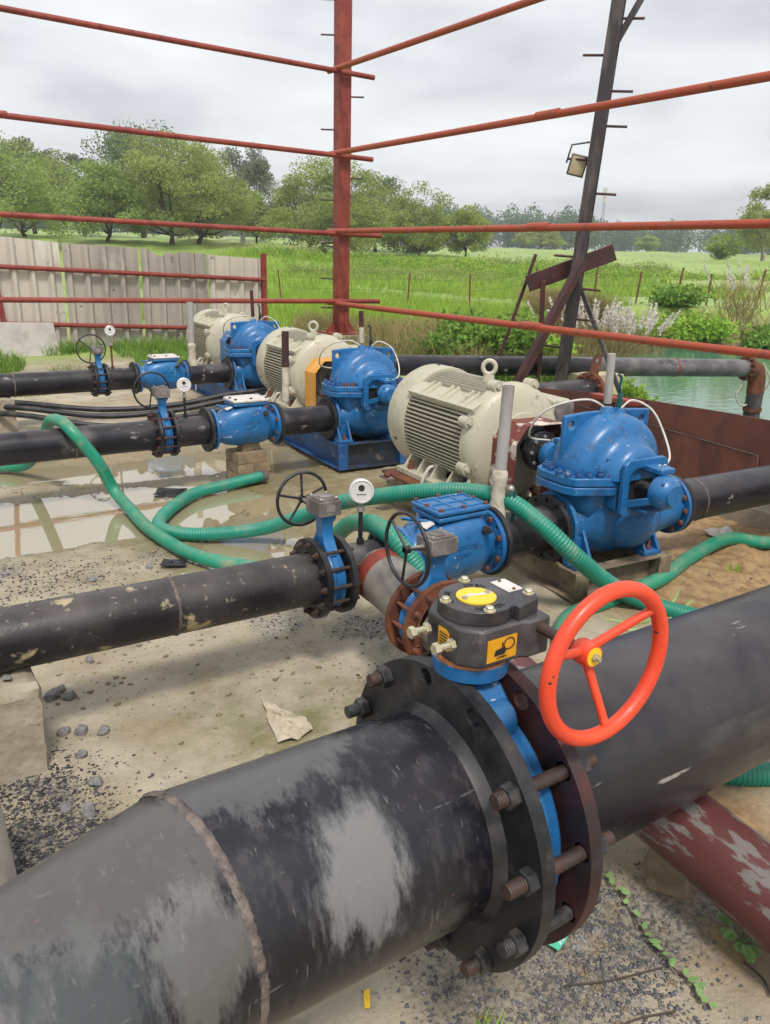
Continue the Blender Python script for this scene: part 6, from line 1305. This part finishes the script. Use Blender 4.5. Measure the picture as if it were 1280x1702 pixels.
# small weeds in the foreground
def weed(x, y, r, label, seed, n=9):
    q = random.Random(seed); t = thing('weed_plant', (x, y, gz(x, y)), label, 'weed', 'small weeds'); mb = MB(); st = MB()
    for k in range(n):
        a = k*2*PI/n+q.uniform(-.3, .3); L_ = r*q.uniform(.6, 1.1); d = Vector((math.cos(a), math.sin(a), 0)); p = d*L_; hz = r*q.uniform(.25, .6); st.tube([(0, 0, 0), d*L_*.4+Z*hz*.8, p*.7+Z*hz], .0015, 4)
        for j in range(7):
            s_ = .45+j*.09; c = d*L_*s_+Z*hz*(1-.25*(s_-.5)); w_ = r*.16*(1.15-abs(j-2)*.14); sd_ = d.cross(Z)
            for sg in (-1, 1): mb.add([c, c+sd_*sg*w_+d*w_*.5+Z*.004, c+sd_*sg*w_*1.3+d*w_*1.2, c+d*w_*.9-Z*.002], [(0, 1, 2, 3)])
    st.build('stems', 'weed_leaf', t); mb.build('leaves', 'weed_leaf', t, None); return t
weed(1.76, .85, .075, 'lobed green weed on the bare mud at the lower right', 1, 11)
def creeper(pts, label, seed):
    q = random.Random(seed); x, y = pts[0]; t = thing('creeper_vine', (x, y, gz(x, y)), label, 'creeper', 'small weeds'); P = smoothpath([(a-x, b-y, gz(a, b)-gz(x, y)+.012) for a, b in pts], 6); MB().tube(P, .002, 5).build('stem', 'bark', t); mb = MB()
    for i, p in enumerate(P[::2]):
        a = q.uniform(0, 6.28); r_ = q.uniform(.010, .017); d = Vector((math.cos(a), math.sin(a), .2)); s_ = d.cross(Z).normalized(); c = p+Vector((0, 0, .012))
        mb.add([c, c+s_*r_+d*r_*.4, c+s_*r_*.7+d*r_*1.3, c+d*r_*1.1, c-s_*r_*.7+d*r_*1.3, c-s_*r_+d*r_*.4], [(0, 1, 2, 3), (0, 3, 4, 5)])
    mb.build('leaves', 'weed_leaf', t, None)
creeper([(1.62, 1.18), (1.6, 1.12), (1.56, 1.02), (1.55, .95), (1.52, .88), (1.53, .82), (1.50, .76)], 'creeping vine with small round leaves over the gravel', 3)
for i, (x, y, lab) in enumerate(((4.05, 2.42, 'tiny grass tuft on the sand by the curling hose'), (1.95, 1.0, 'tiny green sprout beside the scraped pipe'), (1.0, 1.0, 'tiny grass sprout on the gravel under the header'))):
    q = np.random.RandomState(i); t = thing('grass_tuft', (x, y, gz(x, y)), lab, 'weed', 'small weeds'); blades('leaves', np.stack([x+q.randn(26)*.02, y+q.randn(26)*.02], -1), .07, .003, 'leaf_lime', None, q, lean=1., kind=None, parent=t, org=(x, y, gz(x, y)))
for i, pts in enumerate(([(1.25, 1.0), (1.35, .95), (1.5, .9)], [(1.2, .86), (1.32, .84), (1.42, .80)], [(1.7, .80), (1.69, .74), (1.66, .70)])):
    x, y = pts[0]; t = thing('twig', (x, y, gz(x, y)), ('long thin twig lying across the gravel', 'short twig at the bottom of the gravel', 'thin root trailing from the lobed weed')[i], 'twig', 'twigs'); MB().tube(smoothpath([(a-x, b-y, gz(a, b)-gz(x, y)+.012) for a, b in pts], 5), .003, 5).build('stick', 'bark', t)
# ------------------------------------------------------------------ air
mh = bpy.data.materials.new('haze_air'); mh.use_nodes = True; T = mh.node_tree; T.nodes.remove(T.nodes['Principled BSDF'])
pv = T.nodes.new('ShaderNodeVolumePrincipled'); pv.inputs['Color'].default_value = (.93, .97, 1.0, 1); pv.inputs['Density'].default_value = .0009; pv.inputs['Anisotropy'].default_value = .2
T.links.new(pv.outputs[0], T.nodes['Material Output'].inputs['Volume'])
hz = MB().box((80, 80, 24), (1160, 1160, 54)).build('haze', None, None, None); hz.data.materials.append(mh); tag(hz, 'thin damp haze over the fields', kind='stuff')
